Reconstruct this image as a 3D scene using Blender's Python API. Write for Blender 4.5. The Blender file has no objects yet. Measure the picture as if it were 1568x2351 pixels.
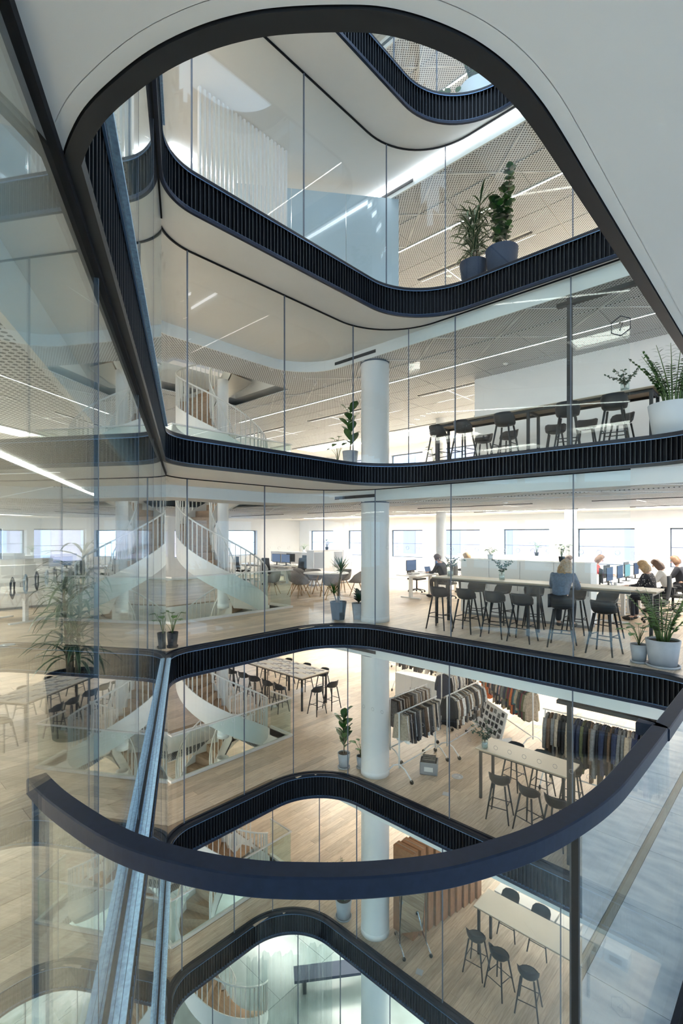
import bpy, bmesh, math, random
from mathutils import Vector, Matrix
from mathutils.geometry import tessellate_polygon
S = bpy.context.scene
COL = S.collection
random.seed(7)
R = random.Random(11)
PI = math.pi
# ---------------- camera, world, exposure ----------------
FPX, CX, HY, EYE = 1129.0, 784.0, 1227.0, 2.0
CS, SN = 0.7303, 0.6831          # camera right = (CS, SN), forward = (-SN, CS)
cd = bpy.data.cameras.new('camera'); cam = bpy.data.objects.new('camera', cd); COL.objects.link(cam)
cd.sensor_fit = 'HORIZONTAL'; cd.sensor_width = 36.0; cd.lens = FPX / 1568 * 36
cd.shift_y = (HY - 1175.5) / 1568; cd.clip_start = 0.05; cd.clip_end = 200
cam.location = (0, 0, EYE); cam.rotation_euler = (PI / 2, 0, math.atan2(SN, CS))
S.camera = cam
w = bpy.data.worlds.new('sky'); S.world = w; w.use_nodes = True
bg = w.node_tree.nodes['Background']; bg.inputs[0].default_value = (0.62, 0.80, 1.0, 1); bg.inputs[1].default_value = 4.8
S.view_settings.view_transform = 'Standard'; S.view_settings.look = 'None'
S.view_settings.gamma = 1; S.view_settings.use_curve_mapping = False
S.view_settings.exposure = 0.0
S.cycles.max_bounces = 9; S.cycles.transparent_max_bounces = 32; S.cycles.diffuse_bounces = 4
S.cycles.glossy_bounces = 5; S.cycles.caustics_reflective = False; S.cycles.caustics_refractive = False
PANEL_E = 26.0      # strength of the ceiling light rafts
STRIP_E = 26.0

def PZ(px, z):
    X = (px - CX) * z / FPX
    return (CS * X - SN * z, SN * X + CS * z)
def PE(px, py, e):              # where the ray through a pixel meets the level e
    return PZ(px, FPX * (EYE - e) / (py - HY))
def PV(px, v):                  # ... meets the vertical plane v
    return PZ(px, v / (SN * (px - CX) / FPX + CS))
def topx(u, v):
    X = CS * u + SN * v; z = -SN * u + CS * v
    return (CX + FPX * X / z, z) if z > .05 else (None, z)

# ---------------- mesh helpers ----------------
class MB:
    def __init__(s): s.v = []; s.f = []; s.sm = []
    def add(s, vs, fs, sm=False):
        n = len(s.v); s.v += [tuple(p) for p in vs]
        for f in fs: s.f.append(tuple(n + i for i in f)); s.sm.append(sm)
        return s
    def box(s, x0, x1, y0, y1, z0, z1, M=None, taper=None):
        vs = [Vector((x, y, z)) for z in (z0, z1) for x, y in ((x0, y0), (x1, y0), (x1, y1), (x0, y1))]
        if taper: 
            cx, cy = (x0 + x1) / 2, (y0 + y1) / 2
            for i in range(4, 8): vs[i].x = cx + (vs[i].x - cx) * taper; vs[i].y = cy + (vs[i].y - cy) * taper
        if M: vs = [M @ p for p in vs]
        return s.add(vs, [(3, 2, 1, 0), (4, 5, 6, 7), (0, 1, 5, 4), (1, 2, 6, 5), (2, 3, 7, 6), (3, 0, 4, 7)])
    def tube(s, pts, r, n=8, cap=True, closed=False):
        pts = [Vector(p) for p in pts]; m = len(pts); rs = r if isinstance(r, (list, tuple)) else [r] * m
        vs = []; up = Vector((0, 0, 1))
        for i, p in enumerate(pts):
            a = pts[(i - 1) % m] if (i or closed) else p; b = pts[(i + 1) % m] if (i < m - 1 or closed) else p
            d = (b - a).normalized() if (b - a).length > 1e-9 else Vector((0, 0, 1))
            x = d.cross(up if abs(d.z) < .95 else Vector((1, 0, 0))).normalized()
            if i and x.dot(px_) < 0 and abs(d.z) < .95: pass
            px_ = x; y = x.cross(d)
            for j in range(n):
                a2 = 2 * PI * j / n; vs.append(p + (x * math.cos(a2) + y * math.sin(a2)) * rs[i])
        fs = []
        for i in range(m if closed else m - 1):
            for j in range(n):
                a, b = i * n + j, i * n + (j + 1) % n; c, d2 = ((i + 1) % m) * n + (j + 1) % n, ((i + 1) % m) * n + j
                fs.append((a, b, c, d2))
        s.add(vs, fs, True)
        if cap and not closed:
            s.add(vs[:n], [tuple(range(n - 1, -1, -1))]); s.add(vs[-n:], [tuple(range(n))])
        return s
    def lathe(s, prof, n=24, M=None, sm=True):
        vs = [Vector((r * math.cos(2 * PI * j / n), r * math.sin(2 * PI * j / n), z)) for r, z in prof for j in range(n)]
        if M: vs = [M @ p for p in vs]
        fs = [(i * n + j, i * n + (j + 1) % n, (i + 1) * n + (j + 1) % n, (i + 1) * n + j) for i in range(len(prof) - 1) for j in range(n)]
        return s.add(vs, fs, sm)
    def ball(s, c, r, n=10, m=7):
        rx, ry, rz = r if isinstance(r, (tuple, list)) else (r, r, r)
        prof = [(math.sin(PI * i / m), -math.cos(PI * i / m)) for i in range(m + 1)]
        vs = [(c[0] + rx * a * math.cos(2 * PI * j / n), c[1] + ry * a * math.sin(2 * PI * j / n), c[2] + rz * b) for a, b in prof for j in range(n)]
        return s.add(vs, [(i * n + j, i * n + (j + 1) % n, (i + 1) * n + (j + 1) % n, (i + 1) * n + j) for i in range(m) for j in range(n)], True)
    def sweep(s, path, sec, closed=False, sm=False):   # path [(x,y,nx,ny)], sec [(offset, z)] closed outline
        k = len(sec); m = len(path)
        vs = [(p[0] + p[2] * o, p[1] + p[3] * o, z) for p in path for o, z in sec]
        fs = []
        for i in range(m if closed else m - 1):
            for j in range(k):
                fs.append((i * k + j, i * k + (j + 1) % k, ((i + 1) % m) * k + (j + 1) % k, ((i + 1) % m) * k + j))
        if not closed: fs += [tuple(range(k)), tuple((m - 1) * k + j for j in range(k - 1, -1, -1))]
        return s.add(vs, fs, sm)
    def poly(s, outer, holes, z0, z1=None):
        loops = [outer] + holes
        flat = [p for l in loops for p in l]
        tris = tessellate_polygon([[Vector((p[0], p[1], 0)) for p in l] for l in loops])
        n = len(flat)
        vs = [(p[0], p[1], z0) for p in flat]; fs = [tuple(t) for t in tris]
        if z1 is not None:
            vs += [(p[0], p[1], z1) for p in flat]; fs += [tuple(i + n for i in t) for t in tris]
            b = 0
            for l in loops:
                for i in range(len(l)):
                    a, c = b + i, b + (i + 1) % len(l); fs.append((a, c, c + n, a + n))
                b += len(l)
        return s.add(vs, fs)
    def mesh(s, name):
        me = bpy.data.meshes.new(name); me.from_pydata([tuple(p) for p in s.v], [], s.f)
        me.polygons.foreach_set('use_smooth', s.sm); me.update()
        return me
    def build(s, name, mat, parent=None, fix=True):
        me = s.mesh(name)
        if fix:
            b = bmesh.new(); b.from_mesh(me); bmesh.ops.remove_doubles(b, verts=b.verts, dist=1e-6)
            bmesh.ops.recalc_face_normals(b, faces=b.faces); b.to_mesh(me); b.free()
        me.materials.append(mat)
        return link(name, me, parent)
def link(name, data, parent=None, loc=None, rot=None, sc=None):
    o = bpy.data.objects.new(name, data); COL.objects.link(o)
    if parent: o.parent = parent
    if loc is not None: o.location = loc
    if rot is not None: o.rotation_euler = rot
    if sc is not None: o.scale = sc if isinstance(sc, (tuple, list)) else (sc, sc, sc)
    return o
def tag(o, label=None, cat=None, group=None, kind=None):
    if label: o['label'] = label
    if cat: o['category'] = cat
    if group: o['group'] = group
    if kind: o['kind'] = kind
    return o
def thing(name, label, cat, loc=(0, 0, 0), rz=0, group=None):
    return tag(link(name, None, None, loc, (0, 0, rz)), label, cat, group)
def struct(name, label=None):
    o = link(name, None); o['kind'] = 'structure'
    if label: o['label'] = label; o['category'] = name.split('_')[0]
    return o
KIDS = {}
def kids(o): return [c for c in o.children]
def dup(o, loc, rz=0, label=None, group=None, parent=None):
    c = o.copy(); COL.objects.link(c)
    if parent is None:
        c.location = loc; c.rotation_euler = (0, 0, rz)
        if label: c['label'] = label
        if group: c['group'] = group
    else: c.parent = parent
    for ch in TREE.get(o.name, ()): dup(ch, None, parent=c)
    return c
TREE = {}
def seal(o):                     # remember the children of a prototype
    TREE[o.name] = list(o.children_recursive and [c for c in o.children])
    for c in TREE[o.name]: seal(c)
    return o

# ---------------- materials ----------------
def mat(name, col, rough=.5, metal=0, noise=0, scale=8, bump=0, spec=None, stretch=None, sheen=0, coat=0):
    m = bpy.data.materials.new(name); m.use_nodes = True; nt = m.node_tree; b = nt.nodes['Principled BSDF']
    b.inputs['Base Color'].default_value = (*col, 1); b.inputs['Roughness'].default_value = rough; b.inputs['Metallic'].default_value = metal
    if spec is not None: b.inputs['Specular IOR Level'].default_value = spec
    if coat: b.inputs['Coat Weight'].default_value = coat
    if noise or bump:
        g = nt.nodes.new('ShaderNodeNewGeometry'); mp = nt.nodes.new('ShaderNodeMapping'); n = nt.nodes.new('ShaderNodeTexNoise')
        nt.links.new(g.outputs['Position'], mp.inputs[0]); nt.links.new(mp.outputs[0], n.inputs['Vector'])
        mp.inputs['Scale'].default_value = stretch or (1, 1, 1); n.inputs['Scale'].default_value = scale; n.inputs['Detail'].default_value = 5
        if noise:
            r = nt.nodes.new('ShaderNodeValToRGB')
            r.color_ramp.elements[0].position = .3; r.color_ramp.elements[1].position = .7
            r.color_ramp.elements[0].color = (*[c * (1 - noise) for c in col], 1)
            r.color_ramp.elements[1].color = (*[min(1, c * (1 + noise)) for c in col], 1)
            nt.links.new(n.outputs[0], r.inputs[0]); nt.links.new(r.outputs[0], b.inputs['Base Color'])
        if bump:
            bp = nt.nodes.new('ShaderNodeBump'); bp.inputs['Strength'].default_value = bump; bp.inputs['Distance'].default_value = .01
            nt.links.new(n.outputs[0], bp.inputs['Height']); nt.links.new(bp.outputs[0], b.inputs['Normal'])
    return m
def emat(name, col, st):
    m = bpy.data.materials.new(name); m.use_nodes = True; nt = m.node_tree; nt.nodes.clear()
    e = nt.nodes.new('ShaderNodeEmission'); o = nt.nodes.new('ShaderNodeOutputMaterial')
    e.inputs[0].default_value = (*col, 1); e.inputs[1].default_value = st; nt.links.new(e.outputs[0], o.inputs[0]); return m
def gmat(name, tint, f0=.045, k=1.0, pw=5):
    m = bpy.data.materials.new(name); m.use_nodes = True; nt = m.node_tree; nt.nodes.clear(); N = nt.nodes.new
    o = N('ShaderNodeOutputMaterial'); t = N('ShaderNodeBsdfTransparent'); g = N('ShaderNodeBsdfGlossy'); mx = N('ShaderNodeMixShader')
    lw = N('ShaderNodeLayerWeight'); lw.inputs[0].default_value = .5
    p = N('ShaderNodeMath'); p.operation = 'POWER'; p.inputs[1].default_value = pw
    q = N('ShaderNodeMath'); q.operation = 'MULTIPLY_ADD'; q.inputs[1].default_value = k * (1 - f0); q.inputs[2].default_value = f0; q.use_clamp = True
    t.inputs[0].default_value = (*tint, 1); g.inputs['Roughness'].default_value = 0.0; g.inputs['Color'].default_value = (.93, .97, 1, 1)
    nt.links.new(lw.outputs['Facing'], p.inputs[0]); nt.links.new(p.outputs[0], q.inputs[0]); nt.links.new(q.outputs[0], mx.inputs[0])
    nt.links.new(t.outputs[0], mx.inputs[1]); nt.links.new(g.outputs[0], mx.inputs[2]); nt.links.new(mx.outputs[0], o.inputs[0]); return m
def woodmat(name, c1, c2, rough, objrand=True):
    m = bpy.data.materials.new(name); m.use_nodes = True; nt = m.node_tree; b = nt.nodes['Principled BSDF']; N = nt.nodes.new; L = nt.links.new
    g = N('ShaderNodeNewGeometry'); mp = N('ShaderNodeMapping'); n = N('ShaderNodeTexNoise'); mp.inputs['Scale'].default_value = (14, 1.1, 14)
    L(g.outputs['Position'], mp.inputs[0]); L(mp.outputs[0], n.inputs['Vector']); n.inputs['Scale'].default_value = 3; n.inputs['Detail'].default_value = 8
    r = N('ShaderNodeValToRGB'); r.color_ramp.elements[0].position = .32; r.color_ramp.elements[1].position = .66
    r.color_ramp.elements[0].color = (*c1, 1); r.color_ramp.elements[1].color = (*c2, 1); L(n.outputs[0], r.inputs[0])
    rnd = N('ShaderNodeObjectInfo').outputs['Random'] if objrand else g.outputs['Random Per Island']
    mr = N('ShaderNodeMapRange'); mr.inputs['To Min'].default_value = .78; mr.inputs['To Max'].default_value = 1.14; L(rnd, mr.inputs[0])
    hs = N('ShaderNodeHueSaturation'); L(mr.outputs[0], hs.inputs['Value']); L(r.outputs[0], hs.inputs['Color']); L(hs.outputs[0], b.inputs['Base Color'])
    b.inputs['Roughness'].default_value = rough; return m
def perfmat(name, base, hole, pitch):
    m = bpy.data.materials.new(name); m.use_nodes = True; nt = m.node_tree; b = nt.nodes['Principled BSDF']; N = nt.nodes.new; L = nt.links.new
    g = N('ShaderNodeNewGeometry'); mp = N('ShaderNodeMapping'); mp.inputs['Scale'].default_value = (1 / pitch, 1 / pitch, 0); mp.inputs['Rotation'].default_value = (0, 0, PI / 4)
    L(g.outputs['Position'], mp.inputs[0])
    fr = N('ShaderNodeVectorMath'); fr.operation = 'FRACTION'; L(mp.outputs[0], fr.inputs[0])
    sb = N('ShaderNodeVectorMath'); sb.operation = 'SUBTRACT'; sb.inputs[1].default_value = (.5, .5, 0); L(fr.outputs[0], sb.inputs[0])
    ln = N('ShaderNodeVectorMath'); ln.operation = 'LENGTH'; L(sb.outputs[0], ln.inputs[0])
    ls = N('ShaderNodeMath'); ls.operation = 'LESS_THAN'; ls.inputs[1].default_value = .32; L(ln.outputs[1], ls.inputs[0])
    mx = N('ShaderNodeMix'); mx.data_type = 'RGBA'; mx.inputs[6].default_value = (*base, 1); mx.inputs[7].default_value = (*hole, 1)
    L(ls.outputs[0], mx.inputs[0]); L(mx.outputs[2], b.inputs['Base Color']); b.inputs['Roughness'].default_value = .6; return m
def swatchmat(name, cols, base, sc):
    m = bpy.data.materials.new(name); m.use_nodes = True; nt = m.node_tree; b = nt.nodes['Principled BSDF']; N = nt.nodes.new; L = nt.links.new
    g = N('ShaderNodeTexCoord'); v = N('ShaderNodeTexVoronoi'); v.distance = 'CHEBYCHEV'; v.inputs['Scale'].default_value = sc; L(g.outputs['Object'], v.inputs['Vector'])
    r = N('ShaderNodeValToRGB'); r.color_ramp.interpolation = 'CONSTANT'; sp = N('ShaderNodeSeparateColor'); L(v.outputs['Color'], sp.inputs[0]); L(sp.outputs[0], r.inputs[0])
    cr = r.color_ramp; cr.elements[0].color = (*base, 1); cr.elements[1].position = .4; cr.elements[1].color = (*cols[0], 1)
    for i, c in enumerate(cols[1:]): e = cr.elements.new(.4 + .6 * (i + 1) / len(cols)); e.color = (*c, 1)
    L(r.outputs[0], b.inputs['Base Color']); b.inputs['Roughness'].default_value = .7; return m
M = dict(edge_glint=mat('sky_glint_blue', (.13, .24, .42), .3, .5),  # blue sky highlight put into the colour of the fascia edge strips
    farwin=mat('far_window', (.50, .44, .52), .6),
    ledge=mat('sky_tinted_metal', (.42, .64, .95), .3, 0, noise=.25, scale=45),  # dark metal ledge; its reflection of the sky is put into this blue
    
    white=mat('white_plaster', (.86, .86, .85), .75, noise=.02, scale=1.5), trimwhite=mat('white_paint', (.82, .82, .81), .45),
    cove=mat('cove_white', (.80, .83, .83), .6), beige=mat('warm_ceiling', (.88, .84, .78), .7), lightfloor=mat('light_oak_floor', (.62, .54, .44), .5),
    dark=mat('dark_metal', (.006, .009, .018), .35, .0, noise=.2, scale=30, spec=.3), fin=mat('fin_metal', (.006, .010, .016), .4, spec=.5),
    back=mat('fascia_back', (.003, .004, .007), .7, spec=.2), rail=mat('rail_metal', (.011, .019, .042), .40, noise=.12, scale=60, spec=.22),
    glass=gmat('atrium_glass', (.965, .985, .985), .016), glassL=gmat('side_glass', (.89, .945, .94), .03), bglass=gmat('balustrade_glass', (.955, .98, .98), .018, 1.0, 4.6), bglass2=gmat('straight_balustrade_glass', (.93, .965, .98), .05, 1.0, 2.4),
    bluegl=gmat('stair_glass', (.92, .97, .96), .03),
    gasket=mat('gasket', (.10, .13, .18), .4), alu=mat('aluminium', (.55, .58, .62), .35, .6),
    plank=woodmat('oak_plank', (.50, .385, .275), (.68, .565, .435), .38), plankj=woodmat('oak_planks_joined', (.50, .385, .275), (.68, .565, .435), .38, False),
    sub=mat('oak_joint', (.30, .22, .15), .6), marble=mat('marble_tile', (.80, .89, .97), .22, noise=.22, scale=6, stretch=(1, 2.2, 1)),
    marbleg=mat('marble_joint', (.28, .29, .30), .6), brass=mat('tan_trim', (.30, .26, .18), .4),
    perf=perfmat('perforated_metal', (.74, .765, .79), (.085, .085, .09), .05), perfL=perfmat('perforated_metal_wide', (.76, .78, .78), (.09, .10, .10), .036), oakt=mat('stair_oak', (.42, .27, .16), .5, noise=.2, scale=4, stretch=(1, 6, 6)),
    steel=mat('cream_steel', (.80, .79, .75), .42), desk=mat('desk_top', (.84, .82, .78), .4), tabletop=mat('birch_top', (.82, .76, .66), .45), tableedge=mat('ply_edge', (.38, .30, .22), .5),
    black=mat('black_metal', (.016, .017, .02), .45), stool=mat('stool_charcoal', (.014, .016, .021), .5, noise=.15, scale=20), felt=mat('grey_felt', (.24, .22, .21), .9, noise=.2, scale=60),
    oakleg=mat('oak_leg', (.46, .30, .16), .5), mesh=mat('mesh_black', (.03, .032, .036), .7), screen=emat('lit_screen', (.30, .62, .66), 1.0), screen2=emat('lit_screen_blue', (.20, .28, .45), .7),
    plastic=mat('grey_plastic', (.30, .31, .33), .5), potblack=mat('black_pot', (.009, .011, .016), .55, spec=.2), potgrey=mat('grey_pot', (.40, .43, .47), .55, noise=.06, scale=10),
    potwhite=mat('white_pot', (.62, .66, .68), .5), potblue=mat('slate_pot', (.030, .042, .075), .6, spec=.25), soil=mat('soil', (.04, .028, .02), .9, noise=.4, scale=40),
    leaf=mat('leaf_green', (.030, .115, .016), .35, noise=.35, scale=14), leafd=mat('leaf_dark', (.014, .060, .018), .32, noise=.35, scale=14), leafy=mat('leaf_bright', (.07, .19, .035), .4, noise=.3, scale=14),
    euc=mat('eucalyptus_leaf', (.09, .15, .11), .6, noise=.25, scale=20), bark=mat('bark', (.20, .15, .10), .8, noise=.3, scale=30, bump=.4), cane=mat('green_stem', (.10, .17, .05), .5),
    panel=emat('light_raft', (1.0, .93, .82), PANEL_E), strip=emat('strip_light', (1.0, .93, .84), STRIP_E), cove_e=emat('cove_light', (.93, .96, 1.0), 14.0),
    cab=mat('cabinet_white', (.80, .80, .79), .45), card=mat('cardboard', (.36, .19, .10), .8, noise=.12, scale=12), paper=mat('paper', (.80, .79, .77), .8),
    chrome=mat('chrome', (.55, .57, .60), .15, 1), mirror=mat('mirror', (.75, .8, .8), .02, 1), rubber=mat('rubber', (.02, .02, .016), .6),
    skin=mat('skin', (.62, .38, .28), .5), denim=mat('denim', (.11, .15, .22), .8, noise=.2, scale=30), navy=mat('dark_trousers', (.014, .016, .024), .8),
    blond=mat('blonde_hair', (.33, .215, .11), .5, noise=.4, scale=50), brown=mat('brown_hair', (.09, .045, .025), .5, noise=.4, scale=50), ginger=mat('light_brown_hair', (.16, .085, .045), .5, noise=.3, scale=50),
    red=mat('red_shirt', (.55, .05, .04), .8), knit=mat('cream_knit', (.62, .60, .56), .9, noise=.1, scale=60), floral=mat('floral_black', (.03, .03, .035), .8), shoe=mat('shoe', (.02, .02, .02), .5),
    frame=mat('window_frame', (.10, .12, .14), .4), brick=mat('pale_brick', (.74, .56, .60), .9, noise=.1, scale=8), stone=mat('pale_stone', (.88, .90, .92), .9),
    hall=mat('hall_floor', (.20, .25, .25), .25, noise=.15, scale=2), hallw=mat('hall_wall', (.55, .66, .63), .6), sheet=gmat('plastic_sheet', (.80, .86, .86), .12),
    water=mat('vase_water', (.45, .5, .48), .1), vase=gmat('vase_glass', (.86, .92, .90), .10), ringm=mat('marker_white', (.85, .87, .88), .5), ringd=mat('marker_dark', (.05, .06, .08), .5), green=mat('green_fabric', (.02, .38, .20), .7),
)
nt = M['floral'].node_tree
_v = nt.nodes.new('ShaderNodeTexVoronoi'); _v.inputs['Scale'].default_value = 22; _g = nt.nodes.new('ShaderNodeTexCoord'); _r = nt.nodes.new('ShaderNodeValToRGB')
_r.color_ramp.interpolation = 'CONSTANT'; _r.color_ramp.elements[0].color = (.6, .55, .5, 1); _r.color_ramp.elements[1].position = .22; _r.color_ramp.elements[1].color = (.02, .02, .025, 1)
nt.links.new(_g.outputs['Object'], _v.inputs['Vector']); nt.links.new(_v.outputs['Distance'], _r.inputs[0]); nt.links.new(_r.outputs[0], nt.nodes['Principled BSDF'].inputs['Base Color'])
M['prints'] = swatchmat('printed_sheets', [(.12, .12, .13), (.35, .25, .2), (.5, .5, .52), (.75, .74, .72)], (.82, .81, .80), 5.5)
M['stripeleaf'] = mat('striped_leaf', (.035, .10, .035), .35)

# ---------------- levels of the building and the atrium outline ----------------
EL = {-3: -11.2, -2: -7.18, -1: -3.52, 0: 0.0, 1: 3.43, 2: 6.75, 3: 10.05, 4: 13.4}     # finished floor
TH = {-3: .5, -2: .55, -1: .55, 0: .5, 1: .44, 2: .55, 3: .55, 4: .55}
FU = {-2: -9.42, -1: -8.49, 0: -7.82, 1: -6.52, 2: -5.80, 3: -5.04, 4: -4.9}
RV = 8.27
L0 = Vector((-.204, -.191)); LD = Vector((-.871, .491))
SOF = [(-1.41, .445), (-1.32, .434), (-1.213, .431), (-1.093, .446), (-.973, .472), (-.869, .51), (-.785, .554), (-.715, .603), (-.632, .675), (-.575, .734), (-.526, .808), (-.483, .90), (-.455, 1.002), (-.44, 1.122), (-.436, 1.25), (-.436, 1.45)]
def smooth(p, n=5):
    out = []
    for i in range(len(p) - 1):
        a, b, c, d = [Vector(p[max(0, min(len(p) - 1, j))]) for j in (i - 1, i, i + 1, i + 2)]
        for s_ in range(n):
            t = s_ / n; out.append(tuple(.5 * ((2 * b) + (c - a) * t + (2 * a - 5 * b + 4 * c - d) * t * t + (-a + 3 * b - 3 * c + d) * t ** 3)))
    return out + [tuple(p[-1])]
def fillet(a, b, c, r, n=14):
    a, b, c = Vector(a), Vector(b), Vector(c); d1 = (a - b).normalized(); d2 = (c - b).normalized()
    th = math.acos(max(-1, min(1, d1.dot(d2)))); t = r / math.tan(th / 2); ctr = b + (d1 + d2).normalized() * (r / math.sin(th / 2))
    p, q = b + d1 * t, b + d2 * t; a0 = math.atan2(p.y - ctr.y, p.x - ctr.x); a1 = math.atan2(q.y - ctr.y, q.x - ctr.x)
    da = (a1 - a0 + PI) % (2 * PI) - PI
    return [(ctr.x + r * math.cos(a0 + da * i / n), ctr.y + r * math.sin(a0 + da * i / n)) for i in range(n + 1)]
def dense(pts, step=.25, closed=False):
    out = []
    for i in range(len(pts) if closed else len(pts) - 1):
        a, b = Vector(pts[i]), Vector(pts[(i + 1) % len(pts)]); n = max(1, int((b - a).length / step))
        out += [tuple(a.lerp(b, j / n)) for j in range(n)]
    if not closed: out.append(tuple(pts[-1]))
    return out
def normals(pts, closed, inside=(-3.5, 4.5)):
    out = []; m = len(pts)
    for i, p in enumerate(pts):
        a = pts[(i - 1) % m] if (closed or i) else p; b = pts[(i + 1) % m] if (closed or i < m - 1) else p
        d = (Vector(b) - Vector(a)).normalized(); n = Vector((d.y, -d.x))
        out.append((p[0], p[1], n.x, n.y))
    k = m // 2; q = out[k]
    if (Vector((q[0], q[1])) - Vector(inside)).dot(Vector((q[2], q[3]))) < 0: out = [(x, y, -nx, -ny) for x, y, nx, ny in out]
    return out
def lv(u): return L0.y + (u - L0.x) / LD.x * LD.y
def outline(k):
    f = FU[k]; c1 = (f, lv(f)); c2 = (f, RV); c3 = (-.476, RV)
    lm = (L0.x + LD.x * 2.5, L0.y + LD.y * 2.5)
    near = [(x - nx * .04, y - ny * .04) for x, y, nx, ny in normals(smooth(SOF), False)]
    pts = fillet(lm, c1, c2, .75) + fillet(c1, c2, c3, 1.25, 18) + fillet(c2, c3, (-.476, 2), 1.2) + list(reversed(near)) 
    return pts
def offs(path, o): return [(p[0] + p[2] * o, p[1] + p[3] * o) for p in path]
OUT = {}
for k in range(-2, 5):
    OUT[k] = normals(dense(outline(k), .2, True), True)
def inside_void(k, u, v, mrg=0):
    if v > RV + mrg or u < FU[k] - mrg or u > -.44 + mrg or v < lv(u) - mrg: return False
    return True
SH = [(-12.78, 5.45), (-10.26, 5.45), (-10.26, 8.86), (-12.78, 8.86)]        # stair opening
BU0, BU1, BV0, BV1 = -20.0, 8.0, -9.0, 18.0
BOX = [(BU0, BV0), (BU1, BV0), (BU1, BV1), (BU0, BV1)]
BULK_U = {-3: -9.9, -2: -9.2, -1: -9.2, 0: -9.2, 1: -9.2, 2: -8.9, 3: -8.9}
def bulk(k):
    f = BULK_U[k]; nl = Vector((-.491, -.871)) * .34; l0 = L0 + nl
    lvb = lambda u: l0.y + (u - l0.x) / LD.x * LD.y
    a = (f, lvb(f)); b = (f, 8.5); c = (4.6, 8.5); d = (4.6, lvb(4.6))
    return fillet(d, a, b, .6, 8) + fillet(a, b, c, 1.2, 12) + fillet(b, c, d, .6, 6) + fillet(c, d, a, .6, 6)
NAMES = {-3: 'bottom hall', -2: 'cardboard box floor', -1: 'clothes floor', 0: 'office floor', 1: 'floor marked seven', 2: 'upper plant floor', 3: 'topmost floor', 4: 'roof'}
slab_root = {}
for k in range(-3, 5):
    st = struct('floor', f'floor slab and finish of the {NAMES[k]}'); slab_root[k] = st
    holes = [] if k == -3 else [offs(OUT[k], .08)] + ([SH] if k < 4 else [])
    b = MB().poly(BOX, holes, EL[k] - TH[k] + .0, EL[k] - .012); b.build('slab', M['white'], st)
    if k < 0 or True:
        mm = M['hall'] if k == -3 else M['sub'] if k < 1 else M['lightfloor']
        MB().poly(BOX, holes, EL[k] - .011).build('subfloor', mm, st)
# fascia bands with fins
FINS = {}
for k in range(-2, 5):
    e, t = EL[k], TH[k]; P = OUT[k]
    f = struct('trim', f'dark finned fascia band at the edge of the {NAMES[k]}')
    MB().sweep(P, [(0, e - .055), (.16, e - .055), (.16, e + .012), (.012, e + .012), (0, e)], True).build('cap', M['dark'], f)
    MB().sweep(P, [(.052, e - t + .03), (.075, e - t + .03), (.075, e - .05), (.052, e - .05)], True).build('backing', M['back'], f)
    MB().sweep(P, [(0, e - t - .005), (.042, e - t - .005), (.042, e - t + .045), (0, e - t + .045)], True).build('bottom_flange', M['black' if k == 1 else 'rail'], f)
    MB().sweep(P, [(.046, e - t), (.081, e - t), (.081, e - t + .028), (.046, e - t + .028)], True).build('soffit_lip', M['white'], f)
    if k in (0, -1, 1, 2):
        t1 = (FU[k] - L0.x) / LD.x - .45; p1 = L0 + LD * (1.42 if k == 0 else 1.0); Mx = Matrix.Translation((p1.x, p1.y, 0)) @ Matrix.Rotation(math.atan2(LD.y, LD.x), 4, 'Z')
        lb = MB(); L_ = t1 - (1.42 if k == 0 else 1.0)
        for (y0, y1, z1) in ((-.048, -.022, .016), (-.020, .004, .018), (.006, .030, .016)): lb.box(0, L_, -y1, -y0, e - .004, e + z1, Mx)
        lb.build('ledge_plate', M['ledge'], f)  # pale blue is the sky mirrored in the ledge, painted as colour
    MB().sweep(P, [(-.006, e - .060), (.004, e - .060), (.004, e - .050), (-.006, e - .050)], True).build('lip_glint', M['edge_glint'], f)  # added strip painted as the sky glint along the cap lip
    MB().sweep(P, [(.002, e - t + .0455), (.040, e - t + .0455), (.040, e - t + .049), (.002, e - t + .049)], True).build('flange_glint', M['edge_glint'], f)  # sky light caught by the flange's upper face, painted as a blue strip
    # fins
    pts = dense([(p[0], p[1]) for p in P], .01, True); pp = normals(pts, True); acc = 0; spots = []
    L = 0; last = None
    for q in pp:
        if last is not None: L += math.hypot(q[0] - last[0], q[1] - last[1])
        last = q
        if L >= acc:
            spots.append(q); acc += .066
    fm = MB().box(-.005, .005, .006, .054, -t + .04, -.05).mesh('fin'); fm.materials.append(M['fin'])
    def vis(q):
        px, z = topx(q[0], q[1])
        if px is None or not (-50 < px < 1620): return 99
        if q[0] > -.5 and q[1] < 8: return 90
        if k >= 1 and z < 1.5 and k > 1: return 80
        return z
    spots.sort(key=vis); J = MB()
    for i, q in enumerate(spots):
        a = math.atan2(q[3], q[2]) - PI / 2
        if i < 290: link('fin', fm, f, (q[0], q[1], e), (0, 0, a))
        else: J.box(-.005, .005, .006, .054, -t + .04, -.05, Matrix.Translation((q[0], q[1], e)) @ Matrix.Rotation(a, 4, 'Z'))
    if J.v: J.build('fin_run', M['fin'], f, False)['kind'] = 'stuff'
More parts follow.
